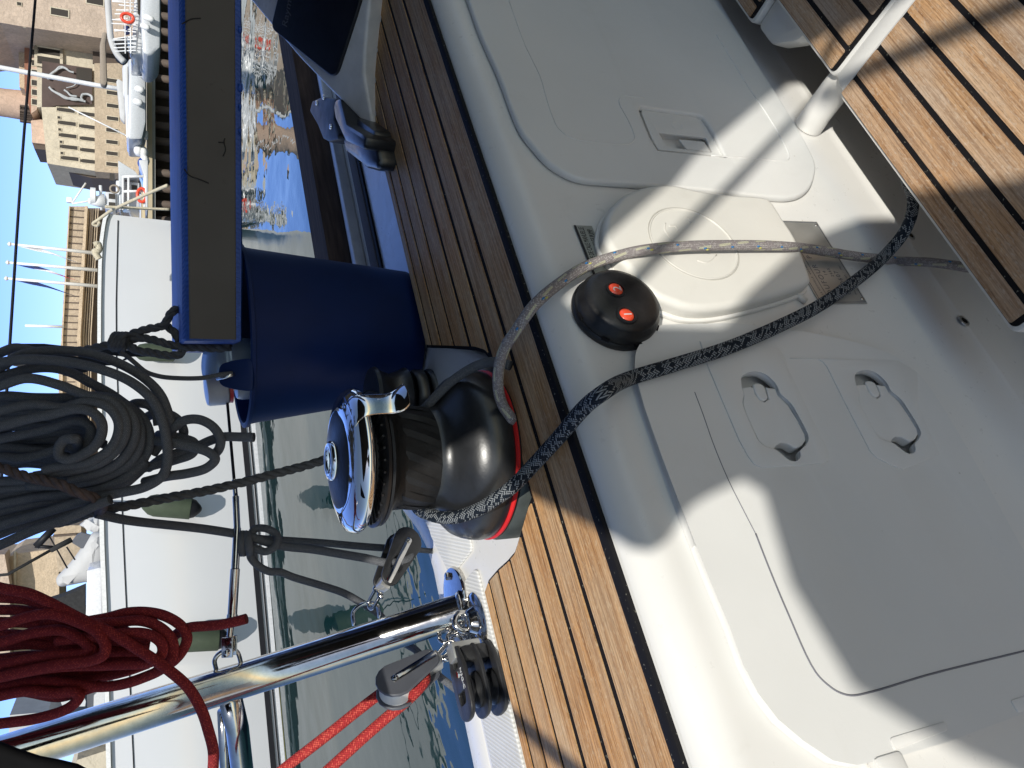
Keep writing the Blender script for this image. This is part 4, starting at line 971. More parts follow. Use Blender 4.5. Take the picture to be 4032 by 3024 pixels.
# laid rope from the coil past the winch top
rope('laid_rope', [PD(-60, 2090, 1.02), PD(60, 2078, 1.03), PD(244, 2055, 1.03), PD(380, 2012, 1.0), PD(515, 1989, 1.02), PD(651, 1962, 1.04), PD(814, 1932, 1.06), PD(976, 1894, 1.08), PD(1100, 1861, 1.10), PD(1230, 1826, 1.12), PD(1330, 1790, 1.14), PD(1500, 1700, 1.2)], .0066, 'rope_twist', 'three strand dark rope running from the coil to behind the winch top', 'rope', twist=True)
rope('lashing_rope', [PD(-60, 1825, .91), PD(30, 1850, .905), PD(81, 1870, .90), PD(163, 1890, .895), PD(244, 1910, .892), PD(304, 1938, .892), PD(362, 1958, .90), PD(400, 1985, .93), PD(390, 2020, 1.0)], .0062, 'rope_twist_red', 'reddish frayed lashing tied round the dark grey coil', 'rope', twist=True)
rope('braided_line', [PD(380, 2022, .98), PD(470, 2043, 1.0), PD(542, 2054, 1.02), PD(814, 2084, 1.06), PD(976, 2112, 1.08), PD(1100, 2148, 1.09), PD(1230, 2163, 1.10), PD(1323, 2178, 1.105), PD(1440, 2198, 1.11), PD(1523, 2215, 1.115), PD(1600, 2205, 1.13), PD(1630, 2170, 1.15)], .0062, 'rope_charcoal', 'dark grey line entering the black block, lower of the pair', 'rope', 14)
rope('braided_line', [PD(985, 2118, 1.10), PD(1100, 2126, 1.12), PD(1267, 2137, 1.14), PD(1400, 2149, 1.15), PD(1490, 2156, 1.16), PD(1560, 2160, 1.18)], .0055, 'rope_charcoal', 'dark grey line entering the black block, upper of the pair', 'rope', 14)
rope('braided_line', [PD(1620, 2162, 1.18), PD(1690, 2169, 1.20), PD(1760, 2172, 1.2)], .0042, 'rope_charcoal', 'short dark line leaving the far side of the black block', 'rope', 12)
kn = []
for i in range(30):
    a = i/29*4.6*math.pi; t = i/29; kn.append(PD(950+10*math.cos(a*.5)+28*t, 2140+36*math.cos(a), 1.075+.016*math.sin(a)))
kn2 = [PD(985, 2130, 1.08), PD(1000, 2085, 1.09), PD(1050, 2082, 1.09), PD(1092, 2110, 1.09), PD(1085, 2150, 1.08), PD(1045, 2172, 1.075), PD(1000, 2160, 1.075), PD(985, 2185, 1.075), PD(1010, 2222, 1.08), PD(1060, 2250, 1.085), PD(1100, 2252, 1.09), PD(1156, 2273, 1.10), PD(1267, 2306, 1.12), PD(1351, 2334, 1.13), PD(1412, 2367, 1.14), PD(1490, 2417, 1.16), PD(1545, 2480, 1.17), PD(1590, 2529, 1.16), PD(1640, 2562, 1.13), PD(1690, 2620, 1.11), PD(1730, 2663, 1.09), PD(1780, 2702, 1.085), PD(1835, 2746, 1.07), PD(1869, 2785, 1.06), PD(1895, 2828, 1.05)]
kt = thing('knotted_line', 'grey line knotted on the lifeline and sagging away behind the steel rail', 'rope')
mb = MB(); mb.tube(spline(kn, False, 4), .0058, 12); mb.build('hitch', 'rope_charcoal', kt, True)
mb = MB(); mb.tube(spline(kn2, False, 10), .0054, 12); mb.build('standing_part', 'rope_charcoal', kt, True)
settle(kt, PD(960, 2140, 1.07))

# red line through the grey block
Mf, cx, r2 = bk2[1], bk2[2], bk2[3]
lp = [PD(*zb(-500, 2080), 1.02), PD(*zb(50, 1650), 1.0), PD(*zb(400, 1378), .99)]
rg = r2*.80+.0042
cyc = [Mf @ Vector((cx+rg*math.cos(a), rg*math.sin(a), 0)) for a in [R_(t) for t in (80, 40, 0, -40, -80)]]
A_ = [PD(*zb(-200, 2160), .965), PD(*zb(370, 1650), .968), PD(*zb(600, 1440), .97), PD(*zb(760, 1300), .972), PD(*zb(900, 1185), .978), PD(*zb(990, 1095), .985), PD(*zb(1030, 1035), .995), PD(*zb(1015, 985), 1.008), PD(*zb(940, 985), 1.018), PD(*zb(820, 1060), 1.018), PD(*zb(690, 1150), 1.012), PD(*zb(540, 1265), 1.005), PD(*zb(400, 1378), 1.0), PD(*zb(50, 1650), 1.0), PD(*zb(-500, 2080), 1.02)]
rope('red_line', A_, .0069, 'rope_red', 'bright red line doubled through the grey block, lit by the sun', 'rope', 20)

# ---- the dark grey coil hanging at upper left of the stern
def coil(name, label, traces, fn, r, mat, base, dz, group=None, rnd=4):
    mb = MB(); random.seed(rnd)
    for i, (t, d0_) in enumerate(traces): mb.tube(spline([PD(*fn(*p[:2]), d0_+(p[2] if len(p) > 2 else 0)) for p in t], False, 9), r, 14)
    o = mb.build(name, mat, None, True); tag(o, label, 'rope coil', group); return o
T = []
T.append(([(-200, 330), (0, 270), (150, 180), (350, 150), (600, 160), (850, 235), (1050, 350), (1165, 470), (1225, 620), (1245, 720, .01), (1235, 850, .02)], .935))
T.append(([(-200, 280), (0, 235), (200, 212), (500, 232), (750, 290), (950, 375), (1100, 500), (1172, 640), (1208, 800), (1216, 950), (1180, 1055), (1060, 1135), (850, 1185), (600, 1240), (300, 1330), (0, 1420), (-200, 1480)], .915))
T.append(([(-200, 240), (0, 165), (110, 128), (230, 150), (300, 175, .01)], .95))
T.append(([(-200, 400), (0, 340), (200, 285), (380, 275), (520, 310), (660, 385), (800, 460), (900, 530), (1020, 620), (1080, 730), (1080, 850), (1020, 960), (850, 1060), (600, 1130), (300, 1160), (-200, 1190)], .94))
T.append(([(-200, 470), (0, 405), (200, 350), (450, 405), (640, 480), (800, 510), (890, 600), (915, 720), (870, 840), (740, 955), (560, 1010), (380, 1040), (250, 1060)], .905))
T.append(([(-200, 760), (0, 700), (180, 650), (380, 610), (550, 572), (660, 590), (735, 665), (738, 755), (690, 840), (600, 905), (500, 940), (435, 915), (432, 850), (475, 795), (545, 790), (565, 835, .02), (540, 880, .03)], .895))
T.append(([(-200, 650), (0, 590), (250, 540), (470, 565), (620, 520), (780, 555), (860, 660), (850, 780), (780, 880), (640, 960), (450, 990), (320, 1020)], .90))
T.append(([(440, 590), (560, 520), (700, 495), (850, 520), (960, 620), (985, 740), (950, 850), (860, 960), (700, 1040), (500, 1080)], .915))
T.append(([(-200, 540), (0, 480), (250, 490), (500, 490), (700, 480), (860, 510), (970, 600), (1020, 720), (1010, 850), (940, 960), (780, 1060), (520, 1120), (200, 1130)], .925))
T.append(([(-200, 840), (0, 790), (200, 750), (400, 700), (520, 660), (600, 665), (655, 710), (650, 790), (600, 850), (500, 850), (430, 830, .02)], .92))
T.append(([(-200, 980), (0, 920), (150, 930), (400, 870), (500, 820), (620, 830)], .94))
for k in range(7): T.append(([(-200, 560+k*62+random.uniform(-8, 8)), (0, 530+k*60), (200, 520+k*58+random.uniform(-14, 14)), (420, 540+k*50), (560+14*k, 600+30*k), (640+20*k, 700+22*k)], .955+.004*k))
for k in range(6): T.append(([(-200, 1120+k*58), (0, 1100+k*55+random.uniform(-6, 6)), (250, 1090+k*42), (500, 1085+k*34), (700, 1080+k*26), (900, 1010+k*22), (1060, 900+k*16, .01)], .93+.006*(k % 3)))
for k in range(5): T.append(([(-200, 860+k*34), (0, 850+k*34), (200, 862+k*26+random.uniform(-8, 8)), (420, 900+k*22), (620, 950+k*14)], .95+.004*k))
T.append(([(-200, 1640), (0, 1560), (250, 1450), (480, 1370), (700, 1270), (800, 1230)], .905))
T.append(([(-200, 1560), (0, 1480), (200, 1400), (450, 1330), (680, 1240)], .93))
# loops hanging out below the bundle
T.append(([(1110, 900, .02), (1180, 800, .02), (1260, 710), (1340, 655), (1450, 650), (1550, 705), (1600, 790), (1595, 850), (1560, 900, .01)], .94))
T.append(([(1100, 800, .02), (1250, 820), (1400, 850), (1520, 890), (1562, 935), (1500, 1000), (1360, 1040), (1220, 1060), (1050, 1100, .02)], .93))
T.append(([(1150, 760, .03), (1300, 780), (1410, 820), (1400, 890), (1280, 940), (1120, 980), (980, 1020)], .955))
T.append(([(930, 560, .02), (1000, 530), (1080, 545), (1130, 600), (1150, 690)], .955)); T.append(([(1050, 640, .02), (1120, 610), (1220, 610), (1290, 650), (1330, 720), (1320, 800, .02)], .96))
T.append(([(1080, 1000, .03), (1200, 920), (1330, 880), (1440, 840), (1530, 800), (1620, 775), (1740, 775), (1845, 778)], .955))
coil('rope_coil', 'large hanging coil of dark grey rope in shade against the white hull', T, zr, .0058, 'rope_charcoal', (0, 0, 0), 0)

# ---- the red coil below it
T = []
T.append(([(-200, 330), (0, 385), (200, 425), (330, 480), (560, 600), (760, 690), (1000, 835), (1190, 965), (1330, 1090), (1425, 1250), (1475, 1400), (1508, 1540), (1503, 1700), (1480, 1900)], .865))
T.append(([(420, 660), (600, 625), (760, 595), (900, 560), (1050, 558), (1180, 590), (1285, 660), (1322, 740), (1290, 830), (1230, 900), (1120, 950, .02)], .895))
T.append(([(300, 640), (600, 640), (800, 630), (1000, 618), (1130, 665), (1215, 755), (1222, 860), (1155, 950), (1000, 1025), (850, 1070), (700, 1085), (500, 1062), (300, 1045), (0, 1085), (-200, 1100)], .885))
T.append(([(400, 760), (700, 730), (900, 705), (1050, 715), (1140, 775), (1145, 850), (1080, 905), (800, 930), (400, 945), (0, 1010), (-200, 1040)], .875))
T.append(([(-200, 660), (0, 650), (200, 590), (360, 570), (560, 630), (690, 700), (745, 790), (735, 855), (660, 895), (400, 930), (150, 985), (-200, 1060)], .86))
T.append(([(-200, 790), (0, 770), (250, 700), (450, 690), (600, 770), (640, 820), (580, 850), (300, 870), (0, 930), (-200, 960)], .87))
T.append(([(-200, 1200), (0, 1150), (200, 1115), (400, 1130), (520, 1120), (560, 1150), (500, 1225), (300, 1300), (0, 1345), (-200, 1370)], .875))
T.append(([(-200, 1130), (0, 1090), (200, 1120), (420, 1155), (560, 1120), (700, 1075)], .885))
for k in range(9): T.append(([(-200, 455+k*88+random.uniform(-10, 10)), (0, 455+k*86), (200, 480+k*78+random.uniform(-12, 12)), (450, 560+k*62), (700, 650+k*46), (900, 700+k*34), (1050, 760+k*20, .01)], .905+.005*(k % 2)))
T.append(([(1180, 760, .02), (1330, 668), (1450, 655), (1560, 645), (1680, 620), (1742, 603)], .90))
coil('rope_coil', 'coil of red rope, darkened in colour as if shaded, hanging below the dark coil at the lower left', T, zc, .0060, 'rope_red_shaded', (0, 0, 0), 0)
# ================================================================ bucket, board, bottles
def bg(r, z, D): return CAM + FH*D + RT*r + UPZ*(z-CAM.z)
BC = bg(.083, 0, 1.255)
bk = thing('bucket', 'dark blue plastic bucket standing on the side deck behind the teak coaming', 'bucket')
zt_, zb0 = .241, -.027
mb = MB(); rt, rb = .137, .106
pr = [(.0005, zb0+.004), (rb-.012, zb0), (rb, zb0+.004)] + [(rb+(rt-rb)*t, zb0+.004+(zt_-zb0-.004)*t) for t in (.2, .4, .6, .8, .93)] + [(rt, zt_-.006), (rt+.0045, zt_-.005), (rt+.005, zt_), (rt+.001, zt_+.002), (rt-.003, zt_)] + [(rb+(rt-rb)*t-.003, zb0+.004+(zt_-zb0-.004)*t) for t in (.8, .4, .0)] + [(.0005, zb0+.008)]
mb.lathe(pr, 96, Matrix.Translation((BC.x, BC.y, 0)) @ Matrix.Rotation(R_(-2.2), 4, FH), False); mb.build('bucket_shell', 'bucket_blue', bk, True, 50)
ear = PD(915, 1476, 1.075)
Me = frame(ear, DN, RT)
mb = MB(); mb.prism(rounded([(-.018, -.014), (.0, -.020), (.030, -.024), (.030, .024), (.0, .020), (-.018, .014)], .010), -.004, .004, Me); er = mb.build('handle_ear', 'bucket_blue', bk, bevel=.0015)
mb = MB(); mb.tube([PD(922, 1474, 1.07), PD(905, 1478, 1.065), PD(880, 1485, 1.066), PD(855, 1490, 1.07)], .0030, 12); mb.build('handle_wire', 'steel', bk, True)
settle(bk, (BC.x, BC.y, zb0))
zA = lambda x, y: (300+x*.3618, 1150+y*.3618)
rope('bucket_lanyard', [PD(470, 1385, 1.02), PD(504, 1406, 1.03), PD(535, 1432, 1.035), PD(575, 1464, 1.04), PD(630, 1482, 1.045), PD(700, 1489, 1.05), PD(800, 1488, 1.055), PD(870, 1475, 1.06), PD(915, 1470, 1.068)], .0032, 'rope_charcoal', 'thin cord running from the tied bundle to the blue bucket ear', 'cord', 10)
# bottles in the bucket
def bottle(name, label, top, bot, prof, mat, caps):
    t = thing(name, label, 'bottle'); M = along(top, bot)
    mb = MB(); mb.lathe(prof, 40, M); mb.build('bottle_body', mat, t, True, 50)
    for (n_, pf, mt) in caps: mb = MB(); mb.lathe(pf, 40, M); mb.build(n_, mt, t, True, 40)
    settle(t, top)
plain('jug_white', (.46, .46, .50), .3)
bottle('jug', 'white plastic jug with wide cap and red ring poking out of the blue bucket', PD(*zA(1405, 1075), 1.185), PD(*zA(2150, 985), 1.235), [(.018, .045), (.021, .052), (.022, .075), (.036, .100), (.050, .128), (.056, .160), (.056, .26)], 'jug_white',
       [('screw_cap', [(.002, 0), (.0225, .001), (.0245, .004), (.0255, .030), (.024, .0315)], 'jug_white'), ('red_ring', [(.0230, .0325), (.0240, .0375)], 'red_paint')])
k = NT('bottle_clear'); k.setv('Base Color', (.55, .68, .80)); k.setv('Roughness', .12); k.setv('Transmission Weight', .55); k.setv('IOR', 1.2); MATS['bottle_clear'] = k.m
bottle('clear_bottle', 'clear bluish plastic bottle beside the white jug in the bucket', PD(*zA(1435, 755), 1.20), PD(*zA(2150, 820), 1.27), [(.030, 0), (.040, .006), (.044, .018), (.043, .05), (.045, .08), (.043, .12), (.045, .26)], 'bottle_clear', [])

# long padded board lying across bucket and rail
bd = thing('padded_board', 'long blue padded board with flat grey side lying across the bucket', 'board')
Df = 1.135; zlo = PB(926, 700, Df).z; zhi = PB(716, 700, Df).z; rl = (1512-1344)/3029*((bg(0, .29, Df)-CAM).dot(FW)); rr2 = 1.9
tilt = .012
def BP(r, w_, z): return bg(r, z+tilt*(r-.3)*(1 if z > .3 else .25), Df+w_)
wd = .42; e = .006
mb = MB(); vs = []; sec = [(0.0015, zlo-.004), (0.0015, zlo-.0075), (.006, zlo-.0095), (wd, zlo-.0095), (wd+.01, zlo), (wd+.012, zhi-.008), (wd, zhi), (.012, zhi+.001), (.003, zhi-.003), (0, zhi-.008), (0, zlo-.004)]
rs_ = [rl, rl+.003, rl+.03] + [rl+.1+i*.12 for i in range(15)] + [rr2]
for i, r in enumerate(rs_):
    sx = .9 if i == 0 else 1
    for w_, z in sec: zz = (zlo+zhi)/2; vs.append(BP(r, w_, zz+(z-zz)*(sx+.1*(1-sx))+.0006*math.sin(r*23)))
m_ = len(sec); fs = []
for i in range(len(rs_)-1):
    for j in range(m_-1): a = i*m_+j; fs.append((a, a+m_, a+m_+1, a+1))
fs.append(tuple(range(m_-1))); mb.add(vs, fs)
k = NT('padded_blue'); v = k.coord('Object'); wv = k.n('ShaderNodeTexWave', wave_type='BANDS', bands_direction='X'); wv.inputs['Scale'].default_value = 55; wv.inputs['Distortion'].default_value = 1.2; wv.inputs['Detail'].default_value = 1
k.l(v, wv.inputs['Vector']); n1 = k.noise(v, 14, 4); k.l(k.ramp(n1, [(.3, (.010, .048, .25)), (.7, (.020, .080, .37))]), k.b.inputs['Base Color']); k.setv('Roughness', .5)
k.bump(k.math('ADD', k.math('MULTIPLY', wv.outputs['Fac'], .6), n1), .5, .003); MATS['padded_blue'] = k.m
mb.build('padding', 'padded_blue', bd, True, 40)
def scuffgrey():
    k = NT('scuffed_grey'); v = k.coord(); n1 = k.noise(v, 6, 4); n2 = k.noise(v, 26, 6, .75, 1.5)
    c = k.ramp(n1, [(.3, (.082, .073, .064)), (.7, (.104, .094, .083))]); c = k.mix(k.ramp(n2, [(.66, 0.0), (.74, .8)]), c, (.05, .042, .035))
    k.l(c, k.b.inputs['Base Color']); k.setv('Roughness', .75); k.bump(n2, .25, .001); MATS['scuffed_grey'] = k.m
scuffgrey()
mb = MB(); vs = []; fs = []
for i, r in enumerate(rs_[1:]):
    for (w_, z) in ((-.0008, zlo-.0005), (-.002, zlo+.001), (-.0022, zhi-.0085), (-.0008, zhi-.0065)): vs.append(BP(r, w_, z))
for i in range(len(rs_)-2):
    for j in range(3): a = i*4+j; fs.append((a, a+4, a+5, a+1))
fs.append((0, 1, 2, 3)); mb.add(vs, fs); mb.build('side_panel', 'scuffed_grey', bd, True, 30)
# a long scratch and scuffs in the grey side, real shallow welts
mb = MB(); plain('scuff_dark', (.018, .016, .015), .8)
for pts in ([(725, 665), (745, 690), (775, 703), (800, 712), (822, 722)], [(885, 545), (882, 560), (888, 590), (878, 615)], [(715, 95), (755, 75), (790, 72)], [(860, 560), (885, 562)]):
    mb.tube(spline([PB(x, y, Df-.0026) for x, y in pts], False, 6), .0009, 6)
mb.build('scratch', 'scuff_dark', bd, True)
mb = MB()
for y, r in ((116, .0055), (345, .0065), (420, .0045), (515, .0045)):
    p = PB(944, y, Df); mb.lathe([(.0003, -r*.6), (r*.8, -r*.5), (r, 0), (r*.7, r*.4), (.0003, r*.5)], 14, Matrix.Translation(p))
mb.build('water_drips', 'padded_blue', bd, True)
settle(bd, bg(rl, zlo, Df))

# laid rope tied through the end of the board
tr = thing('board_lashing', 'knotted three strand dark rope tied through the end of the blue board', 'rope')
def lash(pts, dd, r=.0062):
    mb = MB(); mb.twist(spline([PD(*zA(*p[:2]), dd+(p[2] if len(p) > 2 else 0)) for p in pts], False, 8), r); return mb.build('lashing_turn', 'rope_twist', tr, True)
lash([(1080, 190, .03), (1050, 215), (1010, 260), (985, 320), (950, 365), (880, 385), (780, 400), (690, 430), (610, 455), (560, 520), (580, 590), (640, 615)], 1.15)
lash([(960, 340, .01), (1010, 390), (1060, 430), (1100, 490), (1130, 555), (1150, 610)], 1.16)
lash([(600, 515), (700, 500), (820, 515), (930, 545), (1030, 575), (1110, 590), (1160, 600)], 1.15)
lash([(590, 600), (680, 640), (800, 655), (920, 680), (1040, 690), (1130, 675), (1165, 620), (1130, 580)], 1.145)
lash([(1150, 610), (1230, 600), (1350, 600), (1470, 608), (1580, 608), (1690, 590)], 1.14, .0066)
for k_ in range(4): lash([(395+38*k_, 620), (385+38*k_, 560, -.01), (400+38*k_, 500, -.008), (430+38*k_, 470), (455+38*k_, 500, .012), (460+38*k_, 570, .014), (440+38*k_, 625, .01)], 1.15, .0058)
lash([(390, 575), (320, 580), (240, 598), (120, 625), (0, 640)], 1.16)
settle(tr, PD(*zA(600, 520), 1.15))
def flat(name, fn, poly, dd, thick, mat, label=None, cat=None, parent=None, bev=.001):
    o = PD(*fn(*poly[0]), dd); Mf = frame(o, RT, -DN); Mi = Mf.inverted()
    q = [(Mi @ PD(*fn(*p), dd)) for p in poly]; zc_ = 0
    ob = plate(name, [(a.x, a.y) for a in q], [], thick, min(bev, thick*.4), Mf @ Matrix.Translation((0, 0, -thick/2)), mat, parent, 2)
    if label: tag(ob, label, cat)
    return ob
flat('webbing_strap', zA, smooth2([(-700, 560), (80, 608), (250, 600), (430, 612), (600, 640), (760, 660), (870, 690), (700, 706), (600, 705), (530, 745), (510, 735), (540, 712), (400, 690), (200, 650), (0, 640), (-700, 640)], 2), 1.20, .004, 'dark_canvas', 'black webbing strap running behind the rope tied to the board', 'strap')
flat('webbing_strap', zA, smooth2([(-700, 640), (0, 700), (120, 705), (250, 745), (360, 770), (430, 790), (300, 800), (160, 780), (130, 860), (60, 880), (-100, 860), (-700, 800)], 2), 1.22, .004, 'dark_canvas', 'black folded strap behind the top of the dark coil', 'strap')
id3 = lambda x, y: (x, y)
flat('spray_canvas', id3, [(-900, 2800), (-50, 2905), (60, 2950), (150, 2980), (230, 2995), (300, 3012), (420, 3075), (800, 3400), (-900, 3600)], .60, .010, 'corner_canvas', 'black canvas edge in the lower left corner below the steel tube', 'canvas', bev=.004)

# ================================================================ instrument pod on the coaming, sloping face turned aft
pod = thing('instrument_pod', 'grey instrument pod with black screen cover at the end of the teak coaming', 'instrument pod')
Pp = Vector((1.125, .861, 0)); n_ = Vector((-.433, -.25, .866)).normalized(); eb = Vector((.244, -.957, -.154)); eb = (eb-n_*eb.dot(n_)).normalized(); eu = n_.cross(eb)
Mpod = frame(Pp, eb, eu); Mpi = Mpod.inverted()
def onpod(ix, iy, h=0.0):
    r = ray(ix, iy); o = Pp+n_*h; p = CAM + r*((o-CAM).dot(n_)/r.dot(n_)); q = Mpi @ p; return (q.x, q.y)
face = [onpod(*a) for a in ((1480, 545), (1452, 400), (1433, 290), (1436, 200), (1446, 90), (1455, 0), (1470, -160), (1200, -500), (820, -260), (985, 0), (1060, 90), (1180, 230), (1290, 345), (1400, 455))]
body = plate('pod_body', face, [], .085, .007, Mpod @ Matrix.Translation((0, 0, -.085)), 'pod_grey', pod, 5)
scrn = [onpod(*a, .004) for a in ((1069, 111), (1323, 313), (1405, 60), (1440, -60), (1110, -60))]
cv = plate('screen_cover', rounded(scrn, [.016, .022, .001, .001, .001], 6), [], .008, .003, Mpod @ Matrix.Translation((0, 0, -.001)), 'cover_black', pod, 4)
a = onpod(1128, 110, .008); b = onpod(1140, 40, .008)
ang = math.atan2(b[1]-a[1], b[0]-a[0])
text('maker_name', 'Raymarine', .0215, Mpod @ Matrix.Translation((a[0], a[1], .0071)) @ Matrix.Rotation(ang, 4, 'Z'), 'print_grey', cv, thick=.0003)
settle(pod, Pp)
# genoa lead with twin sheaves on the rail
fl = thing('genoa_lead', 'black genoa lead car with two rollers sitting on the dark toe rail', 'fairlead')
zf2 = lambda x, y: (1150+x*.3014, 300+y*.3014)
def fw(x, y, z): return PZ(*zf2(x, y), z)
cF = [fw(230, 480, .045), fw(250, 330, .06), (fw(390, 262, .065)), fw(580, 290, .065), fw(640, 500, .06), fw(600, 800, .045), fw(540, 870, .03), fw(420, 850, .02), fw(280, 700, .02)]
def slab(name, fn, poly, z1, z0, mat, par, bev=.004):
    q = [PZ(*fn(*p), z1) for p in poly]; mb = MB(); n = len(q)
    mb.add([Vector((p.x, p.y, z1)) for p in q]+[Vector((p.x, p.y, z0)) for p in q], [tuple(range(n)), tuple(range(2*n-1, n-1, -1))]+[(i, i+n, (i+1) % n+n, (i+1) % n) for i in range(n)])
    return mb.build(name, mat, par, bevel=bev)
slab('back_plate', zf2, [(225, 460), (260, 320), (390, 262), (560, 290), (560, 420), (545, 560), (600, 760), (590, 830), (470, 860), (400, 820), (330, 640)], .040, -.01, 'scuffed_black', fl, .006)
slab('roller_housing', zf2, [(560, 300), (620, 290), (700, 620), (900, 740), (960, 800), (930, 960), (690, 850), (560, 560), (540, 420)], .052, -.005, 'winch_black', fl, .006)
slab('front_housing', zf2, [(700, 620), (760, 480), (1060, 700), (1130, 1100), (1100, 1220), (960, 1190), (690, 980), (660, 850)], .030, -.028, 'winch_black', fl, .008)
slab('base_car', zf2, [(880, 900), (1080, 950), (1150, 1180), (1090, 1230), (950, 1190), (890, 1120)], .012, -.028, 'black_plastic', fl, .006)
for (x, y) in ((325, 350), (415, 275), (508, 660)):
    mb = MB(); mb.lathe([(.0055, 0), (.005, .0025), (.0003, .0035)], 16, Matrix.Translation(PZ(*zf2(x, y), .0405))); mb.build('rivet', 'steel', fl, True, 40)
settle(fl, PZ(*zf2(600, 700), -.02))
# ================================================================ harbour
ZW = -1.30
k = NT('harbour_water'); v = k.coord('Object', (1, 1, 1), (0, 0, R_(-34)))
def scl(v, s):
    mp = k.n('ShaderNodeMapping'); mp.inputs['Scale'].default_value = s; k.l(v, mp.inputs[0]); return mp.outputs[0]
n1 = k.noise(scl(v, (.55, .9, 1)), 1.0, 2, .45); n2 = k.noise(scl(v, (2.2, 3.4, 1)), 1.0, 2, .5); n3 = k.noise(scl(v, (7, 9, 1)), 1.0, 2, .5)
h = k.math('ADD', k.math('ADD', k.math('MULTIPLY', n1, 1.0), k.math('MULTIPLY', n2, .10)), k.math('MULTIPLY', n3, .004))
k.setv('Base Color', (.006, .026, .028)); k.setv('Roughness', .015); k.setv('IOR', 1.34); k.bump(h, 1.0, .034); MATS['harbour_water'] = k.m
mb = MB(); mb.add([Vector(p) for p in ((-1500, -1500, ZW), (1500, -1500, ZW), (1500, 1500, ZW), (-1500, 1500, ZW))], [(0, 1, 2, 3)])
kind(mb.build('water', 'harbour_water'), 'structure', 'calm green blue harbour water')

def local(D, r0=0): return frame(CAM+FH*D+RT*r0-UPZ*CAM.z, RT, UPZ)      # x right, y up, z towards us
def rz(ix, iy, D):
    p = PB(ix, iy, D)-CAM; return (p.dot(RT), p.z+CAM.z)
def bpoly(name, pts, D, depth, mat, parent=None, fn=id3, bev=0.0):
    q = [rz(*fn(*p), D) for p in pts]; mb = MB(); mb.prism(q, -depth, 0, local(D)); return mb.build(name, mat, parent, bevel=bev) if bev else mb.build(name, mat, parent)
def bquad(name, a, b, D, depth, mat, parent=None, fn=id3, proud=0.0, bev=0.0):
    (x0, y0), (x1, y1) = rz(*fn(*a), D), rz(*fn(*b), D); mb = MB(); mb.box(min(x0, x1), max(x0, x1), min(y0, y1), max(y0, y1), -depth, proud, local(D)); return mb.build(name, mat, parent, bevel=bev) if bev else mb.build(name, mat, parent)
z1_ = lambda x, y: (x*.4219, y*.4219)
z2_ = lambda x, y: (x*.4822, 600+y*.4822)
zB = lambda x, y: (x*.3014, 1900+y*.3014)
zD = lambda x, y: (x*.3158, 2500+y*.3158)
def stone(name, c, sc=.6, var=.2, bs=.7):
    k = NT(name); v = k.coord('Object'); n1 = k.noise(v, sc, 6, .65); n2 = k.noise(v, sc*5, 5, .7)
    vo = k.n('ShaderNodeTexVoronoi', feature='DISTANCE_TO_EDGE'); vo.inputs['Scale'].default_value = sc*3.2; k.l(v, vo.inputs['Vector'])
    col = k.ramp(n1, [(.25, tuple(x*(1-var) for x in c)), (.75, tuple(x*(1+var) for x in c))])
    col = k.mix(k.ramp(n2, [(.35, .45), (.62, 0.0)]), col, tuple(x*.62 for x in c)); col = k.mix(k.ramp(vo.outputs[0], [(.0, .35), (.05, 0.0)]), col, tuple(x*.55 for x in c))
    k.l(col, k.b.inputs['Base Color']); k.setv('Roughness', .9); k.bump(k.math('ADD', n2, n1), bs, .15); MATS[name] = k.m
stone('fort_pink', (.56, .445, .355), .5); stone('fort_cream', (.62, .55, .43), .35, .12, .4); stone('fort_tan', (.50, .405, .30), .6); stone('tower_pink', (.60, .44, .34), .3, .12, .3); stone('wall_stone', (.62, .49, .35), .9)
plain('tile_red', (.27, .12, .075), .8, 0, 0, .2, 2); plain('window_dark', (.035, .028, .022), .5); plain('banner_brown', (.085, .058, .052), .8, 0, 0, .25, .5); plain('banner_white', (.42, .44, .46), .8, 0, 0, .3, .5)
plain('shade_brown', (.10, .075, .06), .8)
def windows(par, pts, w_, h_, D, fn, name='window', frame_mat='fort_cream', arch=False):
    """pts: image spots of the window centre; size in metres"""
    for p in pts:
        x, y = rz(*fn(*p), D); f = MB(); t = .16*w_
        f.box(x-w_/2-t, x+w_/2+t, y-h_/2-t, y-h_/2, 0, .10, local(D)); f.box(x-w_/2-t, x+w_/2+t, y+h_/2, y+h_/2+t, 0, .10, local(D))
        f.box(x-w_/2-t, x-w_/2, y-h_/2, y+h_/2, 0, .10, local(D)); f.box(x+w_/2, x+w_/2+t, y-h_/2, y+h_/2, 0, .10, local(D))
        o = f.build(name, frame_mat, par); g = MB()
        if arch: g.prism([(x-w_/2, y-h_/2), (x+w_/2, y-h_/2), (x+w_/2, y+h_*.25)]+[(x+w_/2*math.cos(a), y+h_*.25+h_*.25*math.sin(a)) for a in [math.pi*i/8 for i in range(1, 8)]]+[(x-w_/2, y+h_*.25)], .02, .05, local(D))
        else: g.box(x-w_/2, x+w_/2, y-h_/2, y+h_/2, .02, .05, local(D))
        g.build('pane', 'window_dark', o)
DF = 120.0
# the big square tower at the right
ft = thing('stone_tower', 'massive square stone fort tower with small windows rising past the frame', 'tower')
bpoly('wall', [(-420, -900), (-420, 245), (0, 210), (170, 240), (1045, 370), (1600, 400), (1600, -900)], DF-6, 16, 'fort_pink', ft, z1_)
bpoly('string_course', [(212, -900), (215, 255), (243, 258), (240, -900)], DF-5.9, .3, 'fort_cream', ft, z1_)
windows(ft, [(557, 118), (887, 12)], .85, 1.9, DF-6, z1_); windows(ft, [(180, 38)], .4, .45, DF-6, z1_)
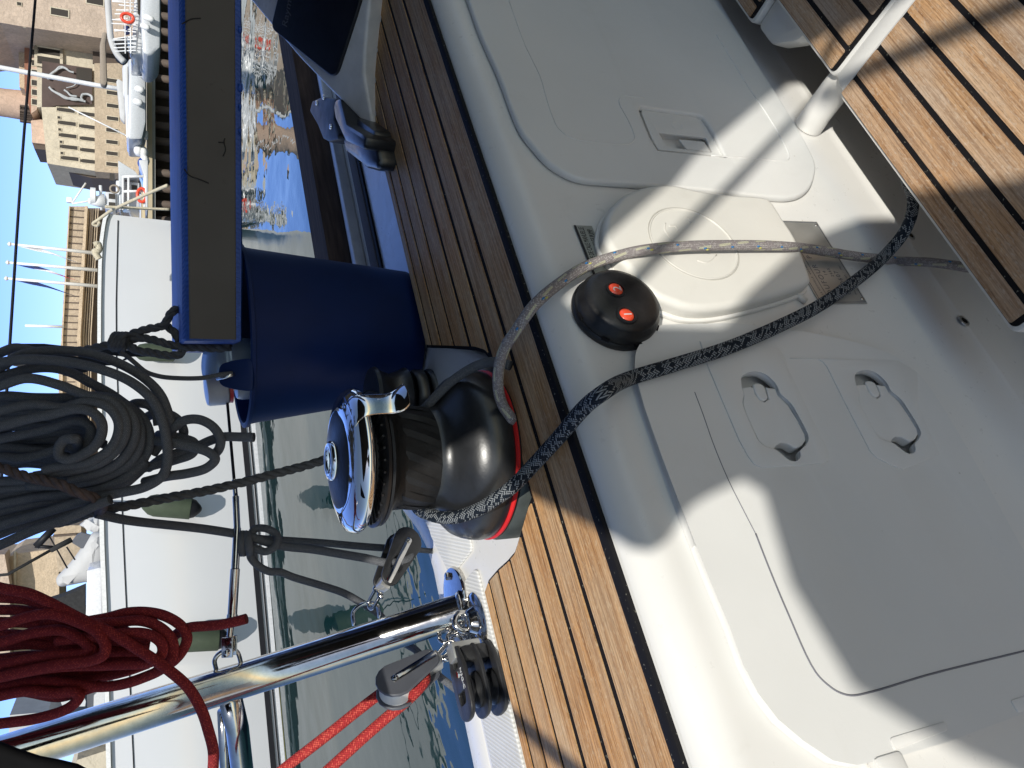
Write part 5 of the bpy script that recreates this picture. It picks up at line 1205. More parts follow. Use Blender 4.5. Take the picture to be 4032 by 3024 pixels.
# cream middle block with its arcade, banner and roof
mbk = thing('arcaded_fort_block', 'cream fort block with three arches, red roof band and dark hanging banner', 'building')
bpoly('wall', [(345, 200), (345, 1000), (1180, 1000), (1180, 200)], DF, 14, 'fort_cream', mbk, z1_)
bpoly('cornice', [(290, 250), (290, 1060), (345, 1020), (345, 250)], DF+.2, 14, 'tower_pink', mbk, z1_)
bpoly('roof', [(228, 240), (228, 830), (290, 1070), (290, 240)], DF+1, 12, 'tile_red', mbk, z1_)
bpoly('parapet', [(168, 180), (180, 812), (232, 830), (232, 180)], DF+3, 8, 'wall_stone', mbk, z1_)
windows(mbk, [(330, 305), (325, 395), (330, 490), (325, 590), (325, 680), (325, 775), (328, 865), (328, 955)], .7, .7, DF+.2, z1_)
for y in (340, 436, 532): windows(mbk, [(455, y)], 2.2, 2.6, DF-.3, z1_, 'arch', 'fort_cream', True)
bpoly('yellow_base', [(700, 345), (700, 600), (870, 640), (866, 380)], DF+.5, .5, 'wall_stone', mbk, z1_)
gt = bpoly('gate', [(865, 380), (865, 590), (930, 590), (1120, 610), (1150, 540), (1040, 400), (930, 385)], DF+.1-1.2, .3, 'shade_brown', mbk, z1_)
bn = bpoly('banner', [(392, 568), (390, 1000), (440, 1010), (525, 985), (860, 975), (862, 640)], DF-.6, .15, 'banner_brown', mbk, z1_)
bpoly('banner_patch', [(712, 628), (712, 735), (858, 758), (860, 645)], DF-.8, .05, 'window_dark', bn, z1_)
random.seed(4); mb = MB(); M0 = local(DF-.95)
def fig(pts, w_=.35):
    w_ *= .55
    q = [rz(*z1_(*p), DF-.95) for p in pts]; mb.tube([M0 @ Vector((a, b, random.uniform(0, .03))) for a, b in [(p.x, p.y) for p in spline([Vector((x, y, 0)) for x, y in q], False, 6)]], w_, 6)
for _ in range(3):
    j = lambda s: random.uniform(-s, s)
    fig([(450+j(8), 740), (470, 700+j(8)), (520, 660+j(8)), (560, 630+j(10)), (610, 640+j(8)), (650, 665), (690, 680+j(6))], .22)
    fig([(460, 815+j(5)), (490, 850+j(8)), (560, 885+j(10)), (610, 910+j(10)), (680, 925+j(10)), (760, 940+j(6)), (800, 950)], .26)
fig([(600, 840), (630, 860), (660, 890), (720, 900)], .25); fig([(770, 880), (760, 915), (780, 945)], .3); fig([(770, 880), (820, 880), (855, 900), (860, 940)], .3); fig([(620, 820), (690, 800), (720, 760)], .12)
mb.build('banner_drawing', 'banner_white', bn, True)
# round tower
rt_ = thing('round_tower', 'round pink stone tower rising behind the fort against blue sky', 'tower')
xa, _z = rz(*z1_(120, 845), DF+8); xb, _z2 = rz(*z1_(120, 1095), DF+8); cxr = (xa+xb)/2; rad_ = abs(xa-xb)/2; zt0 = rz(*z1_(300, 960), DF+8)[1]
Mt = Matrix.Translation(CAM+FH*(DF+8)+RT*cxr-UPZ*CAM.z)
mb = MB(); mb.lathe([(rad_*1.25, zt0-6), (rad_*1.02, zt0+3), (rad_*.97, zt0+9.3), (rad_*1.05, zt0+9.4), (rad_*1.05, zt0+9.8), (rad_*.97, zt0+9.9), (rad_*.94, zt0+26)], 48, Mt); mb.build('wall', 'tower_pink', rt_, True, 40)
mb = MB()
for i in range(9): mb.box(-.25, .25, 0, 1.4, -.3, .3, local(DF+3) @ Matrix.Translation((rz(*z1_(270, 1010+i*15), DF+3)[0], rz(*z1_(300, 1010), DF+3)[1], 0)))
mb.build('corbels', 'shade_brown', rt_)
# low blocks and the long cream barracks
sb = thing('small_fort_block', 'small pink block on the fort roof beside the round tower', 'building')
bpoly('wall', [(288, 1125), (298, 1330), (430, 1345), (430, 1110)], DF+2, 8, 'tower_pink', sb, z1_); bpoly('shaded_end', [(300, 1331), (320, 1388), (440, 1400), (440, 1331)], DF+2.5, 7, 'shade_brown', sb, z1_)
lb = thing('barracks', 'long cream barracks with rows of arched windows and a stone base storey', 'building')
bpoly('wall', [(385, 1000), (440, 1525), (885, 1595), (885, 1000)], DF-1, 12, 'fort_cream', lb, z1_)
bpoly('base_wall', [(880, 590), (886, 1600), (1700, 1660), (1700, 590)], DF-1.6, 12, 'fort_tan', lb, z1_)
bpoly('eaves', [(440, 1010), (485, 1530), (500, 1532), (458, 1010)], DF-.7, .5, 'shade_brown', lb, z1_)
bpoly('band', [(686, 1005), (706, 1560), (716, 1560), (696, 1005)], DF-.85, .3, 'fort_tan', lb, z1_); bpoly('band', [(876, 880), (882, 1596), (892, 1596), (888, 880)], DF-.85, .3, 'shade_brown', lb, z1_)
windows(lb, [(615, 1030), (625, 1152), (632, 1268), (642, 1375), (650, 1480)], .5, 2.1, DF-1, z1_, arch=True)
windows(lb, [(818, 1068), (820, 1185), (825, 1298), (828, 1405), (830, 1508)], .5, 2.1, DF-1, z1_, arch=True)
windows(lb, [(1050, 870), (1052, 990), (1052, 1108), (1046, 1218), (1046, 1328), (1046, 1434), (1046, 1535), (1050, 755)], .5, 1.4, DF-1.6, z1_)
windows(lb, [(550, 1098), (558, 1210), (570, 1325), (578, 1430)], .32, .32, DF-1, z1_)
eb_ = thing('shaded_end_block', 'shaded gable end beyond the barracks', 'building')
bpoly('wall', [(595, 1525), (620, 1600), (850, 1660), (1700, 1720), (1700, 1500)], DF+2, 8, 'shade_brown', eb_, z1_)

# brown waterfront building of slatted storeys, left of the fort
pv = thing('slatted_pavilion', 'long brown waterfront pavilion with glazed balcony and railings below', 'building')
DP = 75.0
bpoly('fascia', [(565, 440), (545, 800), (528, 1000), (505, 1500), (480, 1700), (475, 2600), (690, 2600), (690, 440)], DP, 14, 'fort_tan', pv, z2_)
for (a, b, mt, pr_) in ((562, 572, 'wall_stone', .3), (692, 716, 'wall_stone', .8)): bpoly('ledge', [(a, 438), (a-62, 1500), (a-66, 2600), (b-66, 2600), (b-58, 1500), (b, 438)], DP-pr_, .6, mt, pv, z2_)
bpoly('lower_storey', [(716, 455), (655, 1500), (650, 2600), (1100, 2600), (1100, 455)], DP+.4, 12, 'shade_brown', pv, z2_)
for q in range(5): a = 722+q*19; bpoly('rail_bar', [(a, 455), (a-62, 1500), (a-64, 2600), (a-55, 2600), (a-53, 1500), (a+8, 455)], DP-.2, .12, 'fort_tan', pv, z2_)
mb = MB()
for i in range(40):
    y = 470+i*54; a = rz(*z2_(575-(y-440)*.055, y), DP); b = rz(*z2_(690-(y-440)*.055, y), DP); mb.box(a[0]-.05, a[0]+.05, b[1], a[1], 0, .06, local(DP))
kind(mb.build('facade_slats', 'shade_brown', pv), 'stuff')
# flag poles
plain('flag_red', (.65, .04, .05), .8); plain('flag_navy', (.02, .035, .14), .8); plain('flag_white', (.72, .73, .76), .8); plain('pole_white', (.78, .78, .78), .4)
for (ta, ba, lab_, cols) in (((95, 750), (775, 822), 'white flag hanging from the rightmost of three white flag poles', ['flag_white']), ((80, 900), (795, 962), 'red and white flag on the middle one of three white flag poles', ['flag_navy', 'flag_white', 'flag_red']), ((68, 1030), (795, 1092), 'dark blue flag on the leftmost of three white flag poles', ['flag_navy'])):
    DPo = 62.0; t = thing('flag_pole', lab_, 'flag pole', group='flag poles on the quay')
    a, b = PB(*z2_(*ta), DPo), PB(*z2_(*ba), DPo); mb = MB(); mb.tube([b, a], [.13, .08], 12); mb.build('pole', 'pole_white', t, True)
    mb = MB(); mb.lathe([(.08, 0), (.16, .08), (.16, .15), (.03, .25)], 14, Matrix.Translation(a)); mb.build('finial', 'pole_white', t, True, 40)
    n = len(cols); L = 4.6
    for q, cl in enumerate(cols):
        vs = []; fs = []
        for i in range(4):
            s_ = (q+i/3)/n
            for j in range(6):
                u = j/5; vs.append(a - RT*(s_*.62+.12+.25*u*s_) - UPZ*(.4+u*1.2*(1-.4*s_)+s_*2.9) + FH*(.25*math.sin(s_*7+u*2)))
        for i in range(3):
            for j in range(5): f = i*6+j; fs.append((f, f+1, f+7, f+6))
        mb = MB(); mb.add(vs, fs); ob = mb.build('flag', cl, t, True); ob['label'] = {'flag_white': 'white part of the hanging flag', 'flag_red': 'red part of the flag', 'flag_navy': 'dark blue part of the flag'}[cl]; sd = ob.modifiers.new('t', 'SOLIDIFY'); sd.thickness = .02
    settle(t, b)
# harbour light mast, thin pole
t = thing('thin_white_mast', 'thin white mast above the slatted pavilion roof', 'mast'); a, b = PB(*z2_(205, 1415), 66), PB(*z2_(520, 1424), 66); mb = MB(); mb.tube([a, b], .10, 10); mb.build('mast_tube', 'pole_white', t, True); settle(t, b)
t = thing('floodlight_mast', 'cream floodlight head on raking poles above the pavilion corner', 'lamp'); 
bquad('lamp_head', (542, 362), (588, 408), 64, .4, 'sheer_white', t, z2_, bev=.05)
for (a, b) in (((588, 415), (700, 250)), ((590, 420), (800, 385))): mb = MB(); mb.tube([PB(*z2_(*a), 64), PB(*z2_(*b), 64)], .06, 8); mb.build('raking_pole', 'pole_white', t, True)
settle(t, PB(*z2_(590, 415), 64))

# ---- pontoon and quay
pn = thing('pontoon', 'long pale concrete quay edge above dark piles behind the moored boats', 'quay')
plain('concrete', (.50, .42, .28), .9, 0, 0, .12, 1.5, .2); plain('concrete_grey', (.36, .37, .35), .9, 0, 0, .12, 1.5, .2)
DQ = 34.0
bpoly('deck_edge', [(578, -900), (579, 820), (579, 2200), (600, 2200), (600, 820), (596, -900)], DQ, 9, 'concrete', pn)
bpoly('lower_beam', [(596, -900), (600, 820), (600, 2200), (612, 2200), (612, 820), (608, -900)], DQ+.1, 9, 'concrete_grey', pn)
mb = MB()
for i in range(28):
    y = -500+i*62; x_, z_ = rz(610, y, DQ+.5); mb.tube([CAM+FH*(DQ+.5)+RT*x_+UPZ*(z_-CAM.z), CAM+FH*(DQ+.5)+RT*x_+UPZ*(-2.0)], .16, 10)
kind(mb.build('piles', 'shade_brown', pn, True), 'stuff')
bpoly('back_wall', [(606, -900), (606, 2200), (760, 2200), (760, -900)], DQ+7, .3, 'window_dark', pn)
kind(bpoly('quay_ground', [(560, -1500), (560, 2600), (575, 2600), (575, -1500)], DQ+9, 120, 'concrete'), 'structure', 'pale quay ground before the fort')

# ---- boats on the quay
def hull_poly(name, label, pts, D, depth, fn, mat='hull_white', cat='boat', group=None):
    t = thing(name, label, cat, group=group); bpoly('hull', pts, D, depth, mat, t, fn, bev=.12); return t
GB = 'sailing boats moored at the quay'
b1 = hull_poly('moored_sailing_boat', 'pale grey sailing boat with row of white fenders, nearest the fort banner', [(1195, 535), (1200, 700), (1190, 1300), (1330, 1302), (1365, 1140), (1365, 540)], 32, 2.6, z1_, 'pale_hull' if 'pale_hull' in MATS else (plain('pale_hull', (.55, .57, .59), .3) and 'pale_hull'), group=GB)
bpoly('deck', [(1170, 545), (1150, 600), (1160, 900), (1180, 1280), (1200, 1300), (1200, 540)], 32.5, 2.0, 'hull_white', b1, z1_, bev=.05)
bpoly('sail_cover', [(1085, 760), (1100, 730), (1150, 760), (1170, 1000), (1165, 1150), (1120, 1100)], 33.2, .3, 'sail_grey', b1, z1_, bev=.05)
bpoly('cabin', [(1150, 590), (1140, 640), (1150, 900), (1205, 900), (1205, 580)], 33, 1.6, 'hull_white', b1, z1_, bev=.05)
bquad('cabin_window', (1192, 620), (1212, 880), 32.4, .1, 'window_dark', b1, z1_)
for (y, x0, x1) in ((600, 1275, 1370), (690, 1270, 1365), (830, 1255, 1350), (950, 1240, 1335)):
    p0, p1 = PB(*z1_(x0, y-10), 31.8), PB(*z1_(x1, y+18), 31.7); mb = MB(); d_ = (p1-p0).length
    mb.lathe([(.02, 0), (.06, d_*.06), (.12, d_*.2), (.13, d_*.5), (.12, d_*.8), (.06, d_*.95), (.02, d_)], 16, along(p0, p1)); mb.build('fender', 'sheer_white', b1, True)
mb = MB(); mb.tube([PB(*z1_(-350, 560), 33.5), PB(*z1_(0, 630), 33.5), PB(*z1_(870, 790), 33.5), PB(*z1_(1180, 840), 33.5)], .085, 12); mb.build('mast', 'pole_white', b1, True)
mb = MB(); mb.tube([PB(*z1_(640, 1000), 33), PB(*z1_(1230, 1290), 32.5)], .025, 6); mb.build('forestay', 'pole_white', b1, True)
bquad('orange_patch', (1262, 540), (1370, 580), 31.9, .2, 'orange_button', b1, z1_, bev=.03)
b2 = hull_poly('moored_sailing_boat', 'pale grey sailing boat with red lifebuoy at the stern, right of its neighbour', [(1320, -600), (1310, 120), (1330, 500), (1420, 520), (1500, 440), (1500, -600)], 27, 2.6, z1_, 'pale_hull', group=GB)
bpoly('deck', [(1290, -600), (1250, 100), (1240, 300), (1220, 500), (1330, 510), (1315, 100), (1325, -600)], 27.6, 2.0, 'hull_white', b2, z1_, bev=.05)
bpoly('window_strip', [(1270, -300), (1285, 80), (1303, 90), (1300, -300)], 27.2, .5, 'window_dark', b2, z1_)
for (y, x0, x1) in ((170, 1335, 1440), (250, 1310, 1400)):
    p0, p1 = PB(*z1_(x0, y-20), 26.8), PB(*z1_(x1, y+18), 26.7); mb = MB(); d_ = (p1-p0).length
    mb.lathe([(.02, 0), (.05, d_*.06), (.09, d_*.2), (.10, d_*.5), (.09, d_*.8), (.05, d_*.95), (.02, d_)], 16, along(p0, p1)); mb.build('fender', 'sheer_white', b2, True)
c_ = PB(*z1_(1190, 168), 27); mb = MB(); M_ = frame(c_, RT, UPZ); mb.tube([M_ @ Vector((.14*math.cos(a), .17*math.sin(a), 0)) for a in [i*math.pi/10 for i in range(20)]], .05, 10, True); mb.build('lifebuoy', 'orange_button', b2, True)
bpoly('blue_bag', [(1150, 230), (1165, 290), (1215, 280), (1210, 235)], 27.3, .4, 'flag_navy', b2, z1_, bev=.05)
bpoly('sprayhood', [(1060, 380), (1070, 470), (1150, 520), (1200, 470), (1190, 330), (1120, 340)], 28, 1.0, 'dark_canvas', b2, z1_, bev=.08)
bpoly('boom_cover', [(960, 290), (930, 420), (935, 780), (985, 800), (1000, 760), (985, 400), (1000, 300)], 28.5, .35, 'sail_cover_tan' if 'sail_cover_tan' in MATS else (plain('sail_cover_tan', (.30, .25, .20), .85) and 'sail_cover_tan'), b2, z1_, bev=.05)
mb = MB()
for pts in ([(1000, -100), (1020, 200), (1040, 380), (1090, 500), (1160, 580)],):
    mb.tube(spline([PB(*z1_(*p), 28) for p in pts], False, 6), .10, 10)
mb.build('arch_tube', 'sail_grey', b2, True)
mb = MB(); random.seed(8)
for i in range(16):
    y = -40+i*34; a, b = PB(*z1_(1060+random.uniform(-20, 50), y+random.uniform(-30, 30)), 27.5), PB(*z1_(1270, y), 27.2); mb.tube([a, b], .018, 6)
for x in (1165, 1215): mb.tube([PB(*z1_(x, -100), 27.1), PB(*z1_(x+5, 500), 27.3)], .018, 6)
kind(mb.build('rigging', 'pole_white', b2), 'stuff')
for i, y in enumerate((330, 380, 430, 470)): bquad('deck_gear', (1180+i*10, y), (1235, y+32), 27.4, .4, ('sheer_white', 'bottle_clear', 'sheer_white', 'pod_grey')[i], b2, z1_, bev=.05)
# white power pedestal and people-sized bundles on the quay
t = thing('power_pedestal', 'white power pedestal with two sockets on the quay edge', 'pedestal'); bquad('cabinet', (1280, 1205), (1385, 1288), 33, .35, 'sheer_white', t, z1_, bev=.06)
for y in (1228, 1262): bquad('socket', (1318, y-8), (1345, y+10), 32.98, .05, 'window_dark', t, z1_)
settle(t, PB(*z1_(1385, 1245), 33))
t = thing('canvas_bundle', 'white and blue canvas heap on the quay beside the pedestal', 'bundle')
for (x0, y0, x1, y1, m_) in ((1258, 1370, 1330, 1440, 'sheer_white'), (1300, 1380, 1378, 1470, 'sheer_white'), (1330, 1460, 1370, 1540, 'sheer_white'), (1310, 1490, 1350, 1560, 'board_blue')):
    p = PB(*z1_((x0+x1)/2, (y0+y1)/2), 33); mb = MB(); mb.lathe([(.02, -.22), (.14, -.18), (.24, -.05), (.21, .1), (.1, .2), (.02, .22)], 12, Matrix.Translation(p) @ Matrix.Scale(.8, 4, UPZ)); mb.build('fold', m_, t, True)
settle(t, PB(*z1_(1370, 1440), 33))
# pilot boat
pbt = hull_poly('work_boat', 'white work boat with square wheelhouse and red lifebuoy beside the big white bow', [(1130, 60), (1180, 200), (1190, 475), (1210, 475), (1210, 60)], 30, 2.4, z2_)
bpoly('canopy', [(965, 65), (975, 470), (990, 470), (1010, 200), (1130, 190), (1100, 150)], 30.3, 2, 'pale_hull', pbt, z2_, bev=.03)
bquad('wheelhouse', (858, 318), (945, 470), 30.6, 1.8, 'hull_white', pbt, z2_, bev=.05)
for (a, b) in (((888, 335), (942, 382)), ((888, 405), (942, 450))): bquad('wheelhouse_window', a, b, 30.58, .1, 'window_dark', pbt, z2_)
bquad('cabin_side', (945, 225), (1140, 470), 30.8, 1.8, 'hull_white', pbt, z2_, bev=.05); bquad('cabin_window', (1075, 265), (1120, 315), 30.78, .1, 'window_dark', pbt, z2_)
for y in (200, 320): mb = MB(); mb.tube([PB(*z2_(1000, y), 30.2), PB(*z2_(1190, y-5), 30.2)], .045, 8); mb.build('stanchion', 'pole_white', pbt, True)
for x in (1005, 1050, 1180): mb = MB(); mb.tube([PB(*z2_(x, 195), 30.2), PB(*z2_(x, 470), 30.2)], .04, 8); mb.build('hand_rail', 'pole_white', pbt, True)
mb = MB(); mb.tube([PB(*z2_(720, 400), 30.8), PB(*z2_(860, 400), 30.8)], [.10, .28], 12); mb.tube([PB(*z2_(820, 270), 30.8), PB(*z2_(830, 470), 30.8)], .05, 8); mb.build('mast', 'pole_white', pbt, True)
mb = MB(); mb.lathe([(.02, -.1), (.3, -.08), (.3, .08), (.02, .1)], 16, Matrix.Translation(PB(*z2_(760, 358), 30.8))); mb.build('radar_dome', 'sheer_white', pbt, True, 40)
c_ = PB(*z2_(935, 300), 30.2); mb = MB(); M_ = frame(c_, RT, UPZ); mb.tube([M_ @ Vector((.13*math.cos(a), .13*math.sin(a), 0)) for a in [i*math.pi/10 for i in range(20)]], .035, 8, True); mb.build('round_buoy', 'sail_cover_tan', pbt, True)
c_ = PB(*z2_(1158, 350), 30.1); mb = MB(); M_ = frame(c_, RT, UPZ); mb.tube([M_ @ Vector((.24*math.cos(a), .14*math.sin(a), 0)) for a in [i*math.pi/10 for i in range(20)]], .055, 10, True); mb.build('lifebuoy', 'orange_button', pbt, True)
bquad('dark_box', (895, 170), (935, 232), 31, .5, 'window_dark', pbt, z2_)

# ---- the big white yacht alongside
wy = thing('white_motor_yacht', 'big glossy white yacht hull with dark boot stripe lying alongside', 'yacht')
W1 = PZ(1000, 1620, ZW); W2 = PZ(1120, 2936, ZW); wdir = (W2-W1).normalized(); wn = Vector((wdir.y, -wdir.x, 0)); 
if wn.dot(CAM-W1) < 0: wn = -wn
def PH(ix, iy, off=0.0):
    r = ray(ix, iy); o = W1+wn*off; return CAM + r*((o-CAM).dot(wn)/r.dot(wn))
def curve_at(ctrl, y):
    for (x0, y0), (x1, y1) in zip(ctrl, ctrl[1:]):
        if y0 <= y <= y1: return x0+(x1-x0)*(y-y0)/(y1-y0)
    (x0, y0), (x1, y1) = ctrl[-2:]; return x0+(x1-x0)*(y-y0)/(y1-y0)
SH = [(420, 842), (406, 870), (396, 920), (388, 1000), (383, 1276), (385, 1700), (392, 2124), (401, 2315), (419, 3024), (440, 3600)]
WLn = [(960, 880), (968, 1000), (985, 1400), (1003, 1620), (1030, 2100), (1120, 2936), (1200, 3600)]
ST1 = [(925, 880), (930, 1300), (940, 1620), (972, 1951), (985, 2114), (1056, 2936), (1120, 3600)]
ys = [842, 850, 870, 900, 960, 1050, 1200, 1400, 1650, 1900, 2150, 2400, 2700, 3024, 3600]
def hull_rows(fr0, fr1, nrow, off, x0f, x1f):
    vs = []
    for y in ys:
        a = curve_at(x0f, y); b = curve_at(x1f, max(y, 880))
        pa, pb = PH(a, y), PH(b, max(y, 880) if y < 880 else y)
        if y < 900: pb = Vector((pa.x, pa.y, pb.z)) - wdir*(-.10*(900-y)/58)
        for j in range(nrow+1):
            t = fr0+(fr1-fr0)*j/nrow; p = pa.lerp(pb, t); vs.append(p + wn*(off + .10*math.sin(math.pi*t)*min(1, (y-842)/300)))
    fs = [(i*(nrow+1)+j, (i+1)*(nrow+1)+j, (i+1)*(nrow+1)+j+1, i*(nrow+1)+j+1) for i in range(len(ys)-1) for j in range(nrow)]
    return vs, fs
mb = MB(); vs, fs = hull_rows(0, 1, 14, 0, SH, WLn); mb.add(vs, fs); hull = mb.build('hull', 'hull_white', wy, True)
# far side, deck and stem closing the hull
mb = MB(); top = [PH(curve_at(SH, y), y) for y in ys]; back = [p - wn*min(4.2, .05+max(0, (PH(400, 842)-p).length)**.8*1.1) for p in top]
n = len(ys); mb.add(top+back, [(i, i+1, n+i+1, n+i) for i in range(n-1)]); low = [Vector((p.x, p.y, ZW-.1)) for p in back]; mb.add(back+low, [(i, i+1, n+i+1, n+i) for i in range(n-1)]); mb.build('deck_and_far_side', 'hull_white', wy, True, 40)
def strip_(name, ctrl, w0, off, mat, par=wy):
    mb = MB(); vs = []
    for y in ys[2:]:
        a = curve_at(ctrl, y); t0 = .0
        sa, wa = curve_at(SH, y), curve_at(WLn, y); t = (a-sa)/(wa-sa); bul = .10*math.sin(math.pi*t)*min(1, (y-842)/300)
        vs += [PH(a, y)+wn*(off+bul), PH(a+w0, y)+wn*(off+bul)]
    fs = [(2*i, 2*i+2, 2*i+3, 2*i+1) for i in range(len(ys)-3)]; mb.add(vs, fs); o = mb.build(name, mat, par); sd = o.modifiers.new('t', 'SOLIDIFY'); sd.thickness = .01; return o
strip_('rubbing_line', [(463, 850), (453, 1313), (482, 2100), (524, 3024), (550, 3600)], 4.5, .012, 'stripe_dark')
strip_('boot_stripe', ST1, 22, .014, 'stripe_dark'); strip_('boot_stripe', [(x+32, y) for x, y in ST1], 6, .014, 'stripe_dark'); strip_('boot_stripe', [(x+48, y) for x, y in ST1], 12, .013, 'pod_grey'); strip_('weed_line', [(x+62, y) for x, y in ST1], 30, .015, 'antifoul')
mb = MB(); vs = []
for y in ys: p = PH(curve_at(SH, y), y); q_ = PH(curve_at(SH, y)+(14 if y < 1500 else 18), y); vs += [p+wn*.06, q_+wn*.06, q_, p-wn*.15, ]
mb.add(vs, [(4*i+j, 4*i+4+j, 4*i+4+(j+1) % 4, 4*i+(j+1) % 4) for i in range(len(ys)-1) for j in range(4)]); mb.build('cap_rail', 'sheer_white', wy, True, 30)
# mooring line round the bow
rope('bow_mooring_line', [PB(*z2_(1365, 270), 11), PB(*z2_(1200, 340), 11.5), PB(*z2_(1000, 430), 12), PB(*z2_(900, 480), 12.4), PB(*z2_(860, 508), 12.5), PB(*z2_(810, 545), 12.6), PB(*z2_(760, 585), 12.7), PB(*z2_(790, 600), 12.7), PB(*z2_(815, 570), 12.6)], .022, 'rope_cream', 'cream mooring line taut from the board to the white bow', 'rope', 8)
rope('bow_mooring_line', [PB(*z2_(860, 508), 12.3)+wn*.15, PB(*z2_(960, 512), 12.3)+wn*.15, PB(*z2_(1150, 520), 12.3)+wn*.15, PB(*z2_(1380, 528), 12.3)+wn*.15], .020, 'rope_cream', 'cream rope hanging down the face of the white bow', 'rope', 8)
rope('deck_rope_heap', [PB(*z2_(770, 760), 13.5), PB(*z2_(800, 750), 13.5), PB(*z2_(805, 800), 13.5), PB(*z2_(775, 810), 13.5), PB(*z2_(790, 840), 13.5), PB(*z2_(810, 870), 13.5)], .05, 'rope_cream', 'cream rope heap on the white yacht foredeck', 'rope', 8)
# fenders on the yacht side
plain('fender_green', (.042, .058, .034), .75, 0, 0, .15, 8, .2)
for (p0, p1, rr_f, lab_) in (((555, 1985), (752, 2002), 44, 'green covered fender against the white hull, right of the steel bottle screw'), ((650, 2525), (862, 2515), 46, 'green covered fender behind the red rope end on the white hull')):
    t = thing('hull_fender', lab_, 'fender', group='fenders on the white yacht'); a, b = PH(*p0, .36), PH(*p1, .36); Lf = (b-a).length; rf = rr_f/3029*(a-CAM).dot(FW)
    mb = MB(); mb.lathe([(.03, 0), (rf*.45, Lf*.05), (rf*.85, Lf*.16), (rf, Lf*.28), (rf, Lf*.98), (rf*.96, Lf)], 28, along(a, b)); mb.build('fender_cover', 'fender_green', t, True, 50)
    mb = MB(); mb.lathe([(rf*.9, Lf), (rf*.8, Lf*1.08), (rf*.4, Lf*1.18), (.02, Lf*1.22)], 28, along(a, b)); mb.build('fender_end', 'stripe_dark', t, True, 50)
    mb = MB(); mb.tube([PH(405, p0[1]-10, .1), a], .012, 6); mb.build('fender_line', 'stripe_dark', t, True); settle(t, a)
t = thing('hull_fender', 'green covered fender on the white hull beneath the knotted board rope', 'fender', group='fenders on the white yacht'); a, b = PH(520, 1385, .36), PH(700, 1390, .36); Lf = (b-a).length; rf = 36/3029*(a-CAM).dot(FW)
mb = MB(); mb.lathe([(.03, 0), (rf*.85, Lf*.16), (rf, Lf*.3), (rf, Lf*.9), (rf*.4, Lf)], 28, along(a, b)); mb.build('fender_cover', 'fender_green', t, True, 50); settle(t, a)

# ---- things beyond the yacht seen between the coils
ow = thing('old_stone_wall', 'sunlit rough stone wall beyond the yacht between the two coils', 'wall')
bpoly('masonry', [(-200, 1010), (80, 1000), (200, 930), (700, 868), (760, 860), (800, 2600), (-200, 2600)], 90, 8, 'wall_stone', ow, zB)
bpoly('quoin', [(178, 905), (182, 2600), (215, 2600), (212, 905)], 89.7, .5, 'fort_cream', ow, zB)
bpoly('far_wing', [(-300, 940), (60, 940), (130, 1350), (130, 2600), (-300, 2600)], 88, 3, 'fort_pink', ow, zB)
tb = thing('timber_building', 'brown slatted building corner behind the grey boat cover', 'building')
bpoly('wall', [(500, 560), (700, 600), (720, 860), (760, 1165), (1010, 1165), (1060, 900), (1060, 560)], 80, 8, 'fort_tan', tb, zB)
bpoly('ledge', [(690, 690), (700, 715), (1000, 690), (1000, 665)], 79.6, .5, 'shade_brown', tb, zB)
gc = thing('boat_cover', 'grey fabric cover draped over the foredeck of a boat behind the yacht', 'cover')
def puffy(name, pts, D, thick, mat, par, fn):
    q = [rz(*fn(*p), D) for p in pts]; q = smooth2(q, 3); Ml_ = local(D); return plate(name, q, [], thick, thick*.42, Ml_ @ Matrix.Translation((0, 0, -thick)), mat, par, 5)
puffy('fabric', [(722, 1285), (735, 1370), (790, 1392), (900, 1375), (1100, 1335), (1330, 1300), (1330, 690), (1205, 690), (1130, 760), (1020, 930), (900, 1090), (780, 1215)], 15.5, .5, 'sail_grey', gc, zB)
puffy('fabric', [(1030, 575), (1080, 600), (1240, 690), (1300, 690), (1300, 470), (1200, 480)], 15.9, .4, 'sail_grey', gc, zB)
t = thing('deck_locker', 'pale grey upright locker standing on the yacht deck', 'locker'); bpoly('locker_body', [(1140, 1150), (1300, 1110), (1330, 1125), (1340, 2100), (1105, 2100)], 14.6, .6, 'pod_grey', t, zB, bev=.03)
t = thing('dark_canopy', 'black boat canopy between the grey cover and the red coil', 'canopy'); bpoly('canopy_cloth', [(400, 1620), (610, 1560), (850, 1480), (1110, 1368), (1105, 2300), (400, 2300)], 15, .3, 'dark_canvas', t, zB)
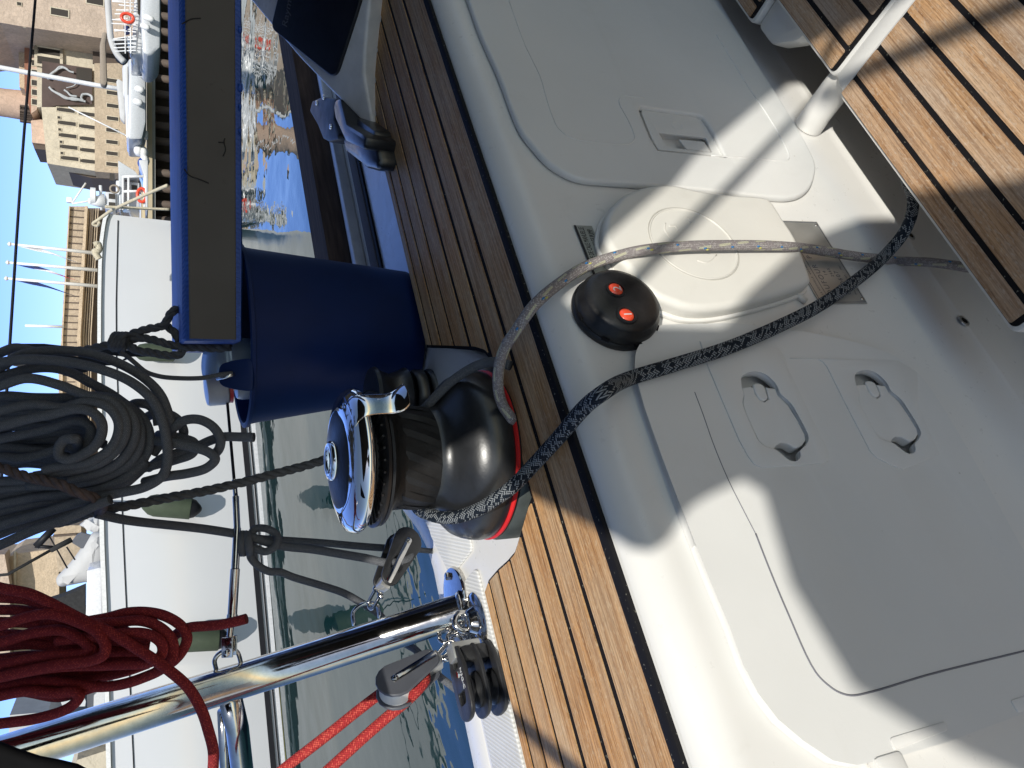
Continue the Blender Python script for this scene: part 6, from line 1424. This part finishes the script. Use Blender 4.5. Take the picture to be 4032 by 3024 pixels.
t = thing('mast_fittings', 'black spreader bracket with slanting boom against the sky', 'spar')
mb = MB(); mb.tube([PB(*zB(-60, 1215), 9), PB(*zB(100, 1200), 9), PB(*zB(670, 880), 9)], .015, 10); mb.tube([PB(*zB(660, 885), 9), PB(*zB(935, 745), 9)], .028, 10); mb.build('boom', 'dark_canvas', t, True)
mb = MB(); mb.tube([PB(*zB(470, 835), 9), PB(*zB(700, 600), 9)], .035, 12); mb.tube([PB(*zB(455, 830), 9), PB(*zB(720, 850), 9)], .018, 10); mb.build('bracket', 'stripe_dark', t, True)
mb = MB(); mb.tube([PB(*zB(640, 690), 9), PB(*zB(880, 1120), 9)], .008, 6); mb.tube([PB(*zB(870, 840), 9), PB(*zB(980, 1010), 9)], .008, 6); mb.build('stay', 'stripe_dark', t, True)
t = thing('awning_flap', 'slate grey awning flap beside the grey boat cover', 'awning'); bpoly('cloth', [(930, 780), (1000, 690), (1060, 655), (1185, 690), (1090, 860), (1060, 862)], 14.9, .08, 'pod_dark', t, zB)
t = thing('harbour_buildings', 'white waterfront boats and glazed superstructure below the red coil', 'boat')
bpoly('superstructure', [(1080, 705), (1090, 950), (1300, 950), (1300, 700)], 30, 4, 'pod_dark', t, zD); bpoly('side', [(1170, 760), (1165, 945), (1300, 945), (1300, 700), (1230, 700)], 29.9, 1, 'pod_grey', t, zD)
bpoly('house', [(600, 960), (770, 1060), (1060, 1065), (1070, 1400), (100, 1500), (120, 1000)], 31, 4, 'sail_grey', t, zD); bpoly('upper_deck', [(760, 840), (780, 900), (1060, 890), (1070, 830), (1020, 700), (900, 760)], 30.5, 4, 'pale_hull', t, zD)
bpoly('window', [(810, 1000), (850, 1018), (1020, 990), (1040, 972), (900, 985)], 30.4, .1, 'window_dark', t, zD); bpoly('window', [(650, 1000), (665, 1170), (690, 1120), (770, 1050), (765, 995)], 30.6, .2, 'window_dark', t, zD)
bpoly('hull', [(960, 1560), (1330, 1440), (1330, 2400), (700, 2400)], 31.5, 3, 'fort_cream', t, zD)
